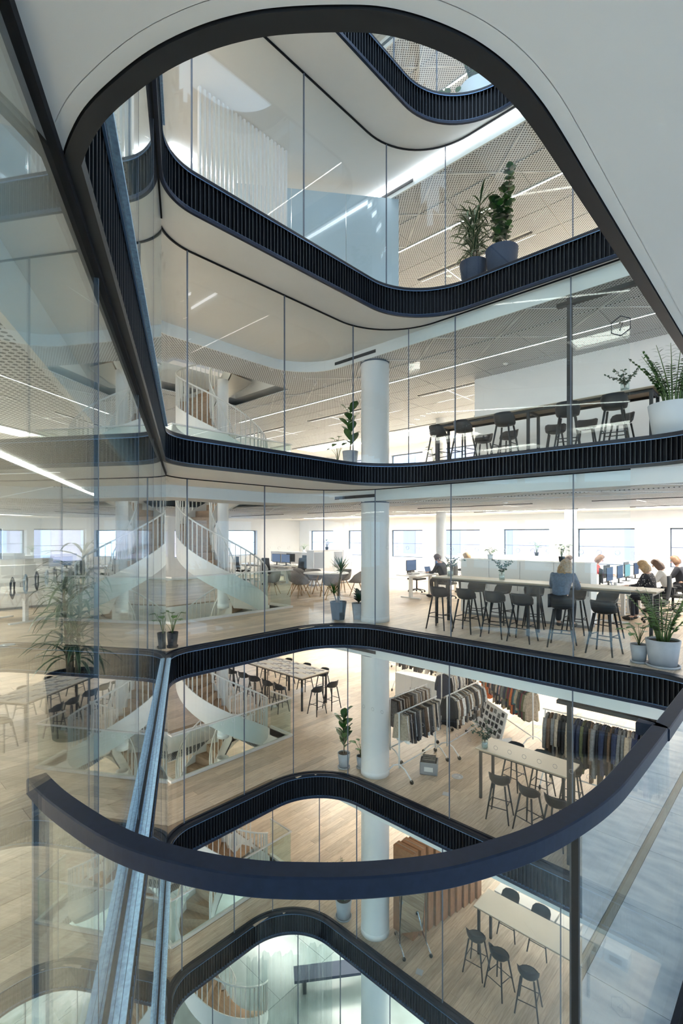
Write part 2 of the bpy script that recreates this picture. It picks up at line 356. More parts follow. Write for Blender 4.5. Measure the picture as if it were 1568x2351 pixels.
# ---------------- dropped ceilings ----------------
COF = [(u, v) for v in (11.6, 14.9) for u in (-17.2, -12.6, -8.0, -3.4, 1.2)]      # light rafts, u0,v0 of 3.3 x 1.5
def rect(u0, v0, du, dv): return [(u0, v0), (u0 + du, v0), (u0 + du, v0 + dv), (u0, v0 + dv)]
RO = ['first', 'second', 'third', 'fourth', 'fifth', 'sixth']
COFL = [(-17.5, 1.0), (-12.2, -2.0), (-17.5, -5.5), (-11.5, -6.0), (-6.5, -4.0), (-4.6, -7.6)]
for k in range(-3, 4):
    zc = EL[k + 1] - TH[k + 1] - .23; c = struct('ceiling', f'dropped ceiling over the {NAMES[k]}')
    bk = bulk(k); holes = [bk] + [rect(u, v, 3.3, 1.5) for u, v in COF] + [rect(u, v, 3.0, 1.4) for u, v in COFL] + [SH]
    BA = [(BU0, BV0), (BU1, BV0), (BU1, 10.2), (BU0, 10.2)]; BB = [(BU0, 10.2), (BU1, 10.2), (BU1, BV1), (BU0, BV1)]
    MB().poly(BA, [bk, SH] + [rect(u, v, 3.0, 1.4) for u, v in COFL], zc, zc + .02).build('perforated_board', M['perfL' if k == 0 else 'perf'], c)
    MB().poly(BB, [rect(u, v, 3.3, 1.5) for u, v in COF], zc, zc + .02).build('ceiling_board', M['beige'], c)
    MB().sweep(normals(dense(bk, .3, True), True, (-3, 4)), [(-.012, zc - .012), (.02, zc - .012), (.02, zc + .235), (-.012, zc + .235)], True).build('bulkhead', M['cove'], c)
    # slot vents in the bulkhead facing the atrium
    for u in ((-7.05,) if k >= 2 else (-8.45,)): MB().box(u, u + (1.15 if k >= 2 else 1.55), 8.478, 8.487, zc + .07, zc + .14).build('slot_vent', M['black'], c)
    for ri, ((u, v), (du, dv)) in enumerate([(p, (3.3, 1.5)) for p in COF] + [(p, (3.0, 1.4)) for p in COFL]):
        r = normals(rect(u, v, du, dv), True, (u + 1, v + .5))
        fr = MB(); 
        for (a, b2, c2, d2) in ((u, u + du, v, v + .012), (u, u + du, v + dv - .012, v + dv), (u, u + .012, v, v + dv), (u + du - .012, u + du, v, v + dv)): fr.box(a, b2, c2, d2, zc, zc + .2)
        fr.box(u + .05, u + du - .05, v + .03, v + .11, zc - .015, zc + .02)
        q = thing('light_raft', f'recessed ceiling light, {NAMES[k]}, ' + (('atrium row, ', 'window row, ')[ri // 5] + RO[ri % 5] + ' from the stair side' if ri < 10 else 'side room, ' + RO[ri - 10] + ' of six'), 'ceiling light', (0, 0, 0), 0, f'recessed light rafts of the {NAMES[k]}')
        fr.build('raft_side', M['trimwhite'], q); MB().box(u + .01, u + du - .01, v + .01, v + dv - .01, zc + .17, zc + .185).build('diffuser', M['panel'], q)
        MB().box(u + .02, u + du - .02, v + .10, v + .17, zc - .03, zc + .0).build('dark_slot', M['black'], q)
    if k >= 0:
        def seam(u0, v0, u1, v1):
            L_ = math.hypot(u1 - u0, v1 - v0); MB().box(0, L_, -.009, .009, zc - .02, zc - .011, Matrix.Translation((u0, v0, 0)) @ Matrix.Rotation(math.atan2(v1 - v0, u1 - u0), 4, 'Z')).build('ceiling_seam', M['trimwhite'], c)
        for i in range(7):
            u = -9.2 + i * 1.9; seam(u, 8.52, u + 1.9, 10.18); seam(u, 10.18, u + 1.9, 8.52)
        for u, v in ((-12.7, 8.95), (-11, 8.95)): seam(u, v, u + 1.7, 10.15); seam(u, 10.15, u + 1.7, v)
        for i in range(4): v = 2.0 - i * 1.6; seam(-10 + i, v, -6.5 + i, v - 2.2); seam(-10 + i, v - 2.2, -6.5 + i, v)
    # perforated panels
    if k > -3:
        J = MB(); n = 0; lst = []
        for i in range(-13, 3):
            for j in range(-6, 9):
                u, v = i * 1.5 + .4, 10.2 - (j + 1) * .85
                uc, vc = u + .75, v + .42
                inb = (BULK_U[k] < uc + .75) and (uc - .75 < 4.6) and (vc - .43 < 8.5) and vc + .43 > lv(uc + .75) - .42
                sh = -12.78 < uc + .75 and uc - .75 < -10.26 and 5.45 < vc + .42 and vc - .42 < 8.86
                if inb or sh or u < BU0 + .2 or uc > 6 or v < -1.5: continue
                px, z = topx(uc, vc); vis = px is not None and z > 1 and -60 < px < 1650
                lst.append((0 if vis else 1, z, u, v))
        lst.sort(); pm = MB().box(.008, 1.492, .008, .842, -.012, -.001).mesh('perforated_panel'); pm.materials.append(M['perf'])
        pm2 = pm.copy(); pm2.materials.clear(); pm2.materials.append(M['perfL'])
        for x in lst[:150]: link('perforated_panel', pm2 if x[3] < lv(x[2]) - .3 else pm, c, (x[2], x[3], zc))
        # panels cut to the strip between the bulkhead and the first grid line
        for i in range(-6, 4): MB().box(i * 1.5 + .41, i * 1.5 + 1.89, 8.53, 8.495 + .0, zc - .012, zc - .001) if False else None
        q = thing('strip_light', f'long thin linear light along the ceiling of the {NAMES[k]}', 'ceiling light')
        MB().box(-14.5, 6, 10.21, 10.25, zc - .02, zc).build('lit_tube', M['strip'], q); MB().box(-14.5, 6, 10.2, 10.21, zc - .03, zc).build('housing', M['trimwhite'], q)
        q = thing('strip_light', f'linear light in the side room ceiling of the {NAMES[k]}', 'ceiling light')
        a = Vector(PZ(-40, 4.2)); d = LD
        m_ = Matrix.Translation((a.x, a.y, zc)) @ Matrix.Rotation(math.atan2(LD.y, LD.x), 4, 'Z')
        MB().box(-2, 5.5, -.02, .02, -.02, 0, m_).build('lit_tube', M['strip'], q); MB().box(-2, 5.5, .02, .03, -.03, 0, m_).build('housing', M['trimwhite'], q)
for k in (0, 1, 2):
    zc = EL[k + 1] - TH[k + 1] - .23
    for u, v, s_ in ((-9.4, 10.9, 'behind the column'), (-5.0, 10.9, 'over the long table'), (-1.5, 13.9, 'near the windows')):
        if k == 1 and v > 11: continue
        o = thing('smoke_detector', f'small round white smoke detector {s_}, {NAMES[k]}', 'smoke detector', (u, v, zc)); MB().lathe([(0, -.05), (.03, -.05), (.05, -.025), (.055, 0), (0, 0)], 16).build('sensor_body', M['trimwhite'], o)
# cove lights on the upper floor
for k in (2,):
    zc = EL[k + 1] - TH[k + 1] - .23; pth = [p for p in normals(dense(bulk(k), .3, True), True, (-3, 4)) if p[0] < 2 and p[1] > 4.6 and (p[0] < BULK_U[k] + 1 or p[1] > 8)]
    q = thing('cove_light', f'bright cove light around the ceiling edge of the {NAMES[k]}', 'ceiling light')
    MB().sweep(pth, [(-.05, zc + .16), (-.02, zc + .16), (-.02, zc + .22), (-.05, zc + .22)]).build('lit_tube', M['cove_e'], q)
# ---------------- outer walls with windows ----------------
def window_wall(axis, c, a0, a1, inward):
    wr = struct('wall_' + ('rear' if axis == 'v' else 'side'), 'white outer wall with a row of square windows')
    cents = [a0 + 1.7 + 2.7 * i for i in range(int((a1 - a0 - 1.5) / 2.7))]
    W, sill, head, T = .88, .98, 2.2, .35
    def bx(b, p0, p1, z0, z1, d0=0, d1=T):
        lo, hi = sorted((c + inward * -d1, c + inward * -d0))
        if axis == 'v': b.box(p0, p1, lo, hi, z0, z1)
        else: b.box(lo, hi, p0, p1, z0, z1)
        return b
    for k in range(-3, 4):
        e = EL[k]; top = EL[k + 1]; b = MB()
        if k in (0, 1, 2, -1):
            bx(b, a0, a1, e - .02, e + sill); bx(b, a0, a1, e + head, top); x = a0
            for s_ in cents: bx(b, x, s_ - W, e + sill, e + head); x = s_ + W
            bx(b, x, a1, e + sill, e + head)
            for s_ in cents:
                wf = MB(); z0, z1 = e + sill, e + head; d0, d1 = .16, .22
                for (p0, p1, q0, q1) in ((s_ - W, s_ + W, z0, z0 + .025), (s_ - W, s_ + W, z1 - .04, z1), (s_ - W, s_ - W + .03, z0, z1), (s_ + W - .03, s_ + W, z0, z1), (s_ - W, s_ + W, z0 + .60, z0 + .615)): bx(wf, p0, p1, q0, q1, d0, d1)
                wo = wf.build('window_frame', M['frame'], wr)
                bx(MB(), s_ - W + .04, s_ + W - .04, z0 + .04, z1 - .04, .185, .195).build('pane', M['glass'], wo)
        else: bx(b, a0, a1, e - .02, top)
        b.build('wall_face', M['white'], wr)
    return wr
window_wall('v', BV1, BU0, BU1 + .3, -1)
window_wall('u', BU0, BV0, BV1, 1)
for nm in ('wall_right', 'wall_back'):  # unseen outer walls, glazed full height to bring daylight to this side
    st = struct(nm, 'unseen tall window wall added for daylight on the camera side'); ax = nm == 'wall_right'
    lo, hi, c = (BV0, BV1, BU1) if ax else (BU0, BU1, BV0)
    def pl(b, p0, p1, z0, z1, d0, d1):
        if ax: b.box(c + d0, c + d1, p0, p1, z0, z1)
        else: b.box(p0, p1, c - d1, c - d0, z0, z1)
        return b
    b = MB()
    for k in range(-3, 5): pl(b, lo, hi, EL[k] - TH[k] - .1, EL[k] + .1, 0, .3)
    b.build('slab_edge', M['white'], st)
    for i in range(int((hi - lo) / 3) + 1): pl(MB(), lo + i * 3 - .15, lo + i * 3 + .15, EL[-3], EL[4], 0, .3).build('pier', M['white'], st)
    for k in range(-3, 4):
        for i in range(int((hi - lo) / 3)): pl(MB(), lo + i * 3 + .15, lo + i * 3 + 2.85, EL[k] + .1, EL[k + 1] - TH[k + 1] - .1, .14, .15).build('pane', M['glass'], st)
# neighbours outside the windows
for j, (axis, off) in enumerate((('v', 34.0), ('u', -36.0))):
    o = thing('building', ('pale stone and brick building across the street beyond the rear windows', 'pale building beyond the side windows')[j], 'building')
    def bb(b, p0, p1, z0, z1, d0, d1):
        if axis == 'v': b.box(p0, p1, off + d0, off + d1, z0, z1)
        else: b.box(off - d1, off - d0, p0, p1, z0, z1)
        return b
    bb(MB(), -45, 25, -14, 15, .3, 3).build('wall_face', M['stone'], o)
    for i in range(16):
        bb(MB(), -44 + i * 4.2, -42.2 + i * 4.2, -14, 14.5, 0, .32).build('pier', M['brick'], o)
        for kk in (-3.4, .4, 4.2, 8):
            bb(MB(), -41.6 + i * 4.2, -40.4 + i * 4.2, kk, kk + 2.2, .2, .31).build('window', M['farwin'], o)
    for kk in (-1, 2.8, 6.6): bb(MB(), -45, 25, kk, kk + .3, .1, .35).build('ledge', M['stone'], o)
MB().box(-60, 40, -40, 60, -15.2, -15).build('ground', M['stone']); bpy.data.objects['ground']['kind'] = 'structure'
# ---------------- glazing of the atrium ----------------
MUL = {3: [900, 1000, 1130, 1400], 2: [440, 705, 885, 1020, 1327], 1: [433, 650, 808, 937, 1040, 1325], 0: [431, 605, 739, 862, 1036, 1321],
       -1: [424, 564, 678, 795, 1033, 1320], -2: [420, 531, 623, 734, 820, 1019, 1300], -3: [485, 600, 680, 780, 900, 1020, 1300]}
FU3 = -10.3
for k in range(-3, 4):
    if k == -3:
        f = FU3; g0 = normals(dense(fillet((L0.x, L0.y), (f, lv(f)), (f, RV), .75) + fillet((f, lv(f)), (f, RV), (-.4, RV), 1.1) + [(-.6, RV)], .12), False)
    else:
        P = OUT[k]; i0 = 0
        iend = next(i for i, p in enumerate(P) if p[0] > -1.75 and p[1] > 5)
        g0 = P[:iend]
        # the outline list starts at the L/F fillet, so the filtered run is contiguous
        g0 = normals(dense([(p[0], p[1]) for p in g0], .12), False)
    z0, z1 = EL[k] + .005, EL[k + 1] - TH[k + 1] + .0
    root = struct('wall_glazed', f'clear glass wall around the atrium on the {NAMES[k]}')
    idx = []
    for mx_ in MUL[k]:
        best = min(range(len(g0)), key=lambda i: abs((topx(g0[i][0] + g0[i][2] * .1, g0[i][1] + g0[i][3] * .1)[0] or 1e6) - mx_) + (0 if g0[i][1] > 2 else 1e5))
        idx.append(best)
    idx = sorted(set([0] + idx + [len(g0) - 1]))
    for a, b2 in zip(idx[:-1], idx[1:]):
        if b2 - a < 2: continue
        MB().sweep(g0[a:b2 + 1], [(.093, z0), (.107, z0), (.107, z1), (.093, z1)], sm=False).build('pane', M['glass'], root)
    for a in idx[1:-1]:
        q = g0[a]; ang = math.atan2(q[3], q[2]) - PI / 2
        MB().box(-.008, .008, .09, .112, z0, z1, Matrix.Translation((q[0], q[1], 0)) @ Matrix.Rotation(ang, 4, 'Z')).build('joint', M['gasket'], root)
    tp = 1 if k < 3 else 1
    MB().sweep(g0, [(.085, z1 - .015), (.118, z1 - .015), (.118, z1 + .004), (.085, z1 + .004)]).build('head_channel', M['back'], root)
    MB().sweep(g0, [(.085, z0 - .004), (.118, z0 - .004), (.118, z0 + .02), (.085, z0 + .02)]).build('sill_channel', M['dark'], root)
    # side glass wall, straight from behind the camera to the corner
    f = FU[k] if k > -3 else FU3
    tmax = (f - L0.x) / LD.x - .43; o = .055; root = struct('wall_side_glazed', f'long side glass wall of the atrium on the {NAMES[k]}')
    nl = Vector((-.491, -.871)); ts = [-3.2, -1.6, .35]; t = 1.95
    while t < tmax - .6: ts.append(t); t += 1.62
    ts.append(tmax)
    for a, b2 in zip(ts[:-1], ts[1:]):
        A = L0 + LD * (a + .006) + nl * (o - .007); Mx = Matrix.Translation((A.x, A.y, 0)) @ Matrix.Rotation(math.atan2(LD.y, LD.x), 4, 'Z')
        MB().box(0, b2 - a - .012, 0, .012, z0, z1, Mx).build('pane', M['glassL'], root)
    for a in ts[1:-1]:
        A = L0 + LD * a + nl * o; Mx = Matrix.Translation((A.x, A.y, 0)) @ Matrix.Rotation(math.atan2(LD.y, LD.x), 4, 'Z')
        MB().box(-.005, .005, -.008, .008, z0, z1, Mx).build('joint', M['gasket'], root)
    A = L0 + LD * -3.2 + nl * o; Mx = Matrix.Translation((A.x, A.y, 0)) @ Matrix.Rotation(math.atan2(LD.y, LD.x), 4, 'Z')
    MB().box(0, tmax + 3.2, -.018, .018, z1 - .03, z1 + .002, Mx).build('head_channel', M['back'], root)
    MB().box(0, tmax + 3.2, -.018, .018, z0 - .004, z0 + .03, Mx).build('sill_channel', M['dark'], root)
# ---------------- columns ----------------
for k in range(-3, 4):
    zc = EL[k + 1] - TH[k + 1]
    for (u, v, r, lab) in ((-7.22, 8.86, .325, 'thick round white column behind the glass'), (-11.51, 7.58, .15, 'slim white stair column'), (-5.2, 15.9, .17, 'slim white column near the windows'), (-12.3, 14.9, .17, 'slim white column among the desks'), (-9.0, 14.6, .17, 'slim white column behind the shelves')):
        if k == -3 and r < .3: continue
        c = struct('column', f'{lab}, {NAMES[k]}')
        MB().lathe([(r, EL[k]), (r, zc)], 40, Matrix.Translation((u, v, 0))).build('shaft', M['trimwhite'], c)
        MB().lathe([(0, EL[k]), (r + .008, EL[k]), (r + .008, EL[k] + .12), (r, EL[k] + .125)], 40, Matrix.Translation((u, v, 0))).build('base_ring', M['white'], c)
        if r > .3: MB().lathe([(r + .004, zc - .27), (r + .004, zc - .235)], 40, Matrix.Translation((u, v, 0))).build('dark_ring', M['gasket'], c)  # thin dark band round the shaft just below the dropped ceiling
# ---------------- floor finishes ----------------
PL, PWD = 2.3, .2
def planks(k):
    st = slab_root[k]; e = EL[k]; gl = .13
    full = MB().box(.0015, PWD - .0015, .0015, PL - .0015, -.0105, 0).mesh('plank'); full.materials.append(M['plank'])
    lst = []
    c2 = (FU[k] + 1.25, RV - 1.25)
    def zones(u0, u1):      # allowed v intervals for a plank row
        um = (u0 + u1) / 2
        if u1 <= FU[k] - gl or False: iv = [(BV0 + .1, BV1 - .02)]
        else:
            vt = RV + gl
            if um < c2[0]:
                dx = min(1.37, c2[0] - u0); vt = c2[1] + math.sqrt(max(0, 1.38 ** 2 - dx * dx)) if dx < 1.38 else c2[1]
                if u0 < c2[0] - 1.38: vt = c2[1]
            iv = [(vt, BV1 - .02), (BV0 + .1, lv(u1) - .22 if u1 < -.5 else BV0 + .2)]
        if u1 > -12.78 and u0 < -10.26:
            iv = [x for a, b in iv for x in (((a, 5.40), (8.9, b)) if a < 5.4 and b > 8.8 else ((a, b),))]
        return [(a, b) for a, b in iv if b - a > .1]
    i = 0; u = -19.95
    while u < -.75:
        off = (i * .77) % PL
        for a, b in zones(u, u + PWD):
            v = math.floor((a - off) / PL) * PL + off
            while v < b:
                p, q = max(v, a), min(v + PL, b)
                if q - p > .02: lst.append((u, p, q))
                v += PL
        u += PWD; i += 1
    def vis(x):
        px, z = topx(x[0] + .1, (x[1] + x[2]) / 2)
        if px is None or not -30 < px < 1600 or x[1] < 0: return 99
        if x[1] < lv(x[0]) : return z + 4
        return z
    lst.sort(key=vis); J = MB()
    for n, (u, p, q) in enumerate(lst):
        if n < 290:
            if q - p > PL - .01: link('plank', full, st, (u, p, e))
            else: MB().box(.0015, PWD - .0015, 0.0015, q - p - .0015, -.0105, 0).build('plank', M['plank'], st, False).location = (u, p, e)
        else: J.box(u + .0015, u + PWD - .0015, p + .0015, q - .0015, e - .0105, e)
    J.build('plank_run', M['plankj'], st, False)['kind'] = 'stuff'
for k in (-2, -1, 0): planks(k)
tm = MB().box(.002, 1.198, .002, .598, -.0105, 0).mesh('tile'); tm.materials.append(M['marble'])
for i in range(6):
    for j in range(-4, 28):
        if i == 0: 
            if j * .6 + .6 > 1.3 or j * .6 + .6 < -1:
                MB().box(.002, .388, .002, .598, -.0105, 0).build('tile', M['marble'], slab_root[0], False).location = (-.345, j * .6, 0)
            elif j * .6 + .6 < .5: MB().box(.152, .388, .002, .598, -.0105, 0).build('tile', M['marble'], slab_root[0], False).location = (-.345, j * .6, 0)
            continue
        link('tile', tm, slab_root[0], (.09 + (i - 1) * 1.2, j * .6, 0))
MB().box(.045, .088, -2.4, 16.8, -.0105, .001).build('trim_strip', M['brass'], slab_root[0])
# floor boxes and floor vents
fb = thing('floor_vent', 'round floor outlet in the oak floor by the clothes racks', 'floor vent')
MB().lathe([(0, .002), (.13, .002), (.13, .006), (.11, .008), (.1, .004), (.06, .004), (.055, .008), (0, .008)], 28).build('grille', M['alu'], fb); seal(fb)
u, v = PE(1050, 1783, EL[-1]); fb.location = (u, v, EL[-1])
for (px, py, k, lab) in ((1233, 1662, -1, 'round floor outlet near the long rack of clothes'), (628, 1622, -1, 'round floor outlet beside the stair balustrade'), (16, 1481, 0, 'round floor outlet in the side room by the big plant'), (1150, 1383, 0, 'round floor outlet behind the office high table')):
    u, v = PE(px, py, EL[k]); dup(fb, (u, v, EL[k]), 0, lab)
for (px, py, k, lab) in ((1024, 1823, -1, 'small square floor socket lid by the atrium glass'), (963, 2232, -2, 'small square white floor lid near the wheeled mirror')):
    u, v = PE(px, py, EL[k]); o = thing('floor_socket', lab, 'floor socket', (u, v, EL[k]), .3)
    MB().box(-.07, .07, -.07, .07, 0, .006).build('lid', M['alu'], o)
# ---------------- handrail and balustrade of the near edge ----------------
RP = [(-1.378, .395), (-1.25, .398), (-1.09, .416), (-.98, .437), (-.885, .47), (-.80, .51), (-.725, .556), (-.66, .61), (-.60, .667), (-.545, .73), (-.495, .80), (-.45, .89), (-.41, .99), (-.378, 1.12), (-.358, 1.25), (-.350, 1.40), (-.343, 1.8), (-.338, 2.4), (-.338, 8.05)]
rp = normals(smooth(RP), False, (-3.5, 4.5))
rail = thing('balustrade', 'curved glass balustrade with a dark metal handrail at the near edge of the atrium', 'balustrade')
MB().sweep(rp, [(0, 1.402), (.003, 1.405), (.042, 1.405), (.045, 1.402), (.045, 1.368), (.042, 1.365), (.003, 1.365), (0, 1.368)], sm=False).build('handrail', M['rail'], rail)
cut = min(range(len(rp)), key=lambda i: abs(rp[i][1] - 1.12) + (0 if rp[i][0] > -.6 else 9))
segs = [(0, cut)]; a = cut
ends = [2.6, 4.2, 5.8, 7.4, 8.05]
st2 = rp[cut]
MB().sweep(rp[1:cut - 0], [(.014, -.0), (.030, -.0), (.030, 1.366), (.014, 1.366)]).build('pane', M['bglass'], rail)
prev = [rp[i] for i in range(cut, len(rp) - 1)]
y = 1.07; strt = [q for q in rp[cut + 1:]]
A_, B_ = Vector((rp[cut][0] + .004, rp[cut][1] + .004)), Vector((-.334, 8.05)); D_ = (B_ - A_).normalized(); T_ = 0
for L_ in (1.4, 1.85, 1.85, 1.8):
    P_ = A_ + D_ * T_; MB().box(0, L_ - .012, -.030, -.014, 0, 1.366, Matrix.Translation((P_.x, P_.y, 0)) @ Matrix.Rotation(math.atan2(D_.y, D_.x), 4, 'Z')).build('pane', M['bglass2'], rail); T_ += L_
q = rp[cut]; MB().box(-.003, .003, .012, .032, 0, 1.366, Matrix.Translation((q[0], q[1], 0)) @ Matrix.Rotation(math.atan2(q[3], q[2]) - PI / 2, 4, 'Z')).build('joint_seal', M['black'], rail)
q = rp[1]; MB().box(-.007, .007, .002, .036, 0, 1.368, Matrix.Translation((q[0] + .0, q[1], 0)) @ Matrix.Rotation(math.atan2(q[3], q[2]) - PI / 2, 4, 'Z')).build('end_post', M['gasket'], rail)
MB().sweep(rp, [(-.004, -.01), (.05, -.01), (.05, .03), (-.004, .03)]).build('base_channel', M['dark'], rail)
# ---------------- spiral stairs ----------------
SC = (-11.51, 7.58); SR, SI = 1.2, .34; A0 = math.radians(43); SPAN = math.radians(-300)
def stair(k):
    e0, e1 = EL[k], EL[k + 1]; H = e1 - e0; n = 18
    r_ = thing('spiral_stair', f'white steel spiral stair with oak treads rising from the {NAMES[k]}', 'staircase', (SC[0], SC[1], e0))
    def pt(r, t, z=0): a = A0 + SPAN * t; return (r * math.cos(a), r * math.sin(a), H * t + z)
    N = 60
    def ribbon(r, zlo, zhi, th, nm, mt):
        vs = []; 
        for i in range(N + 1):
            t = i / N
            for rr, z in ((r, zlo), (r + th, zlo), (r + th, zhi), (r, zhi)):
                x, y, zz = pt(rr, t, z); vs.append((x, y, max(0, zz)))
        fs = [(i * 4 + j, i * 4 + (j + 1) % 4, i * 4 + 4 + (j + 1) % 4, i * 4 + 4 + j) for i in range(N) for j in range(4)] + [(0, 1, 2, 3), (N * 4 + 3, N * 4 + 2, N * 4 + 1, N * 4)]
        return MB().add(vs, fs, False).build(nm, mt, r_)
    ribbon(SR, -.30, .26, .025, 'outer_stringer', M['steel']); ribbon(SI, -.2, .24, .02, 'inner_stringer', M['steel'])
    vs = []
    for i in range(N + 1):
        for rr in (SI + .01, SR): x, y, z = pt(rr, i / N, -.27); vs.append((x, y, max(0.01, z)))
    MB().add(vs, [(2 * i, 2 * i + 1, 2 * i + 3, 2 * i + 2) for i in range(N)], True).build('soffit', M['steel'], r_, False)
    for i in range(n):
        t0, t1 = i / n, (i + 1.05) / n; z = H * (i + 1) / n; vs = []
        for zz in (z - .04, z):
            for rr, t in ((SI + .01, t0), (SR, t0), (SR, (t0 + t1) / 2), (SR, t1), (SI + .01, t1)): x, y, _ = pt(rr, t); vs.append((x, y, zz))
        b = MB().add(vs, [(0, 1, 2, 3, 4), (5, 6, 7, 8, 9)] + [(j, (j + 1) % 5, 5 + (j + 1) % 5, 5 + j) for j in range(5)])
        x0, y0, _ = pt(SI + .01, t0); x1, y1, _ = pt(SR, t0); zl = z - H / n
        b.add([(x0, y0, zl), (x1, y1, zl), (x1, y1, z - .04), (x0, y0, z - .04)], [(0, 1, 2, 3)])
        b.build('tread', M['oakt'], r_)
    bm = MB().box(-.006, .006, -.018, .018, 0, .80).mesh('baluster'); bm.materials.append(M['steel'])
    for i in range(46):
        t = (i + .5) / 46; x, y, z = pt(SR + .012, t, .24); link('baluster', bm, r_, (x, y, z), (0, 0, A0 + SPAN * t + PI / 2))
    for i in range(16):
        t = (i + .5) / 16; x, y, z = pt(SI + .01, t, .22); link('baluster', bm, r_, (x, y, z), (0, 0, A0 + SPAN * t + PI / 2))
    MB().tube([pt(SR + .012, i / N, 1.05) for i in range(N + 1)], .022, 8).build('handrail', M['steel'], r_)
    MB().tube([pt(SI + .01, i / 30, 1.03) for i in range(31)], .02, 6).build('handrail', M['steel'], r_)
for k in range(-3, 3): stair(k)
for k in range(-2, 4):
    e = EL[k]; b = thing('stair_balustrade', f'glass balustrade around the stair opening of the {NAMES[k]}', 'balustrade')
    ps = [((-10.22, 5.41), (-10.22, 7.05)), ((-10.22, 7.07), (-10.22, 8.88)), ((-10.24, 8.90), (-11.1, 8.90)), ((-10.24, 5.41), (-12.9, 5.41))]
    for (a, c) in ps:
        x0, x1 = sorted((a[0], c[0])); y0, y1 = sorted((a[1], c[1]))
        if x1 - x0 < .01: x0 -= .008; x1 += .008
        else: y0 -= .008; y1 += .008
        MB().box(x0, x1, y0, y1, e, e + 1.02).build('pane', M['bluegl'], b)
    MB().box(-10.24, -10.20, 5.39, 8.92, e + 1.02, e + 1.05).box(-12.9, -10.24, 5.39, 5.43, e + 1.02, e + 1.05).box(-11.1, -10.24, 8.88, 8.92, e + 1.02, e + 1.05).build('top_rail', M['steel'], b)
    MB().box(-10.26, -10.18, 5.37, 8.94, e - .2, e + .05).box(-12.78, -10.26, 5.37, 5.45, e - .2, e + .05).box(-11.1, -10.26, 8.86, 8.94, e - .2, e + .05).build('kerb', M['steel'], b)
# ---------------- furniture builders ----------------
def outline_shape(pts, th, name, mt, parent, M_=None):
    pass
def make_stool():
    o = thing('bar_stool', 'x', 'stool'); H = .70
    # shell seat with a low wrap-around back
    b = MB(); n = 16; vs = []
    prof = [(.0, -.012), (.10, -.006), (.17, .012), (.20, .06), (.215, .15), (.225, .205)]
    def h(a):     # how high the back stands; back is at -y
        return min(1, max(0, (-math.sin(a) + .15) * 1.25)) ** .5
    rows = []
    for i, (r, z) in enumerate(prof):
        for j in range(n):
            a = 2 * PI * j / n; hb = h(a); zz = z if i < 3 else (.015 + (z - .012) * hb); rr = r if i < 4 else .195 + (r - .195) * hb
            vs.append((rr * math.cos(a) * 1.0, rr * math.sin(a) * .92, H + zz))
    fs = [(i * n + j, i * n + (j + 1) % n, (i + 1) * n + (j + 1) % n, (i + 1) * n + j) for i in range(len(prof) - 1) for j in range(n)]
    m = len(vs); vs2 = [(x * .97, y * .97, z - .022) for x, y, z in vs]
    fs2 = [tuple(m + q for q in reversed(f)) for f in fs]; top = (len(prof) - 1) * n
    rim = [(top + j, top + (j + 1) % n, m + top + (j + 1) % n, m + top + j) for j in range(n)]
    b.add(vs + vs2, fs + fs2 + rim, True); b.build('seat_shell', M['stool'], o)
    for sx in (-1, 1):
        for sy in (-1, 1):
            MB().tube([(sx * .12, sy * .11, H - .02), (sx * .215, sy * .205, 0)], [.019, .014], 8).build('leg', M['black'], o)
    for a, c in (((-1, -1), (1, -1)), ((-1, 1), (1, 1)), ((-1, -1), (-1, 1)), ((1, -1), (1, 1))):
        z = .26 if a[1] == c[1] else .32; f = .12 + (.095) * (1 - z / .68)
        MB().tube([(a[0] * f, a[1] * (f - .01), z), (c[0] * f, c[1] * (f - .01), z)], .009, 6).build('footrest', M['black'], o)
    return seal(o)
STOOL = [make_stool()]; used = [0]
def stool(u, v, e, rz, label, group):
    if not used[0]:
        used[0] = 1; s = STOOL[0]; s.location = (u, v, e); s.rotation_euler = (0, 0, rz); s['label'] = label; s['group'] = group; return s
    return dup(STOOL[0], (u, v, e), rz, label, group)
def high_table(u0, u1, v0, v1, e, label, h=1.05, top=None):
    o = thing('high_table', label, 'table', (u0, v0, e)); W, D = u1 - u0, v1 - v0
    MB().box(0, W, 0, D, h - .008, h).build('tabletop', top or M['tabletop'], o); MB().box(.003, W - .003, .003, D - .003, h - .036, h - .008).build('tabletop_edge', M['tableedge'], o)
    n = max(2, int(round(W / 1.9)) + 1)
    for i in range(n):
        x = .09 + (W - .18) * i / (n - 1)
        for y in (.07, D - .07): MB().box(x - .025, x + .025, y - .025, y + .025, 0, h - .036).build('leg', M['black'], o)
        MB().box(x - .02, x + .02, .07, D - .07, h - .09, h - .036).build('crossbar', M['black'], o)
    for y in (.07, D - .07): MB().box(.09, W - .09, y - .015, y + .015, h - .08, h - .036).build('frame_bar', M['black'], o)
    return o
ORD = 'first second third fourth fifth sixth seventh eighth ninth tenth eleventh twelfth thirteenth fourteenth fifteenth sixteenth seventeenth eighteenth nineteenth twentieth'.split()
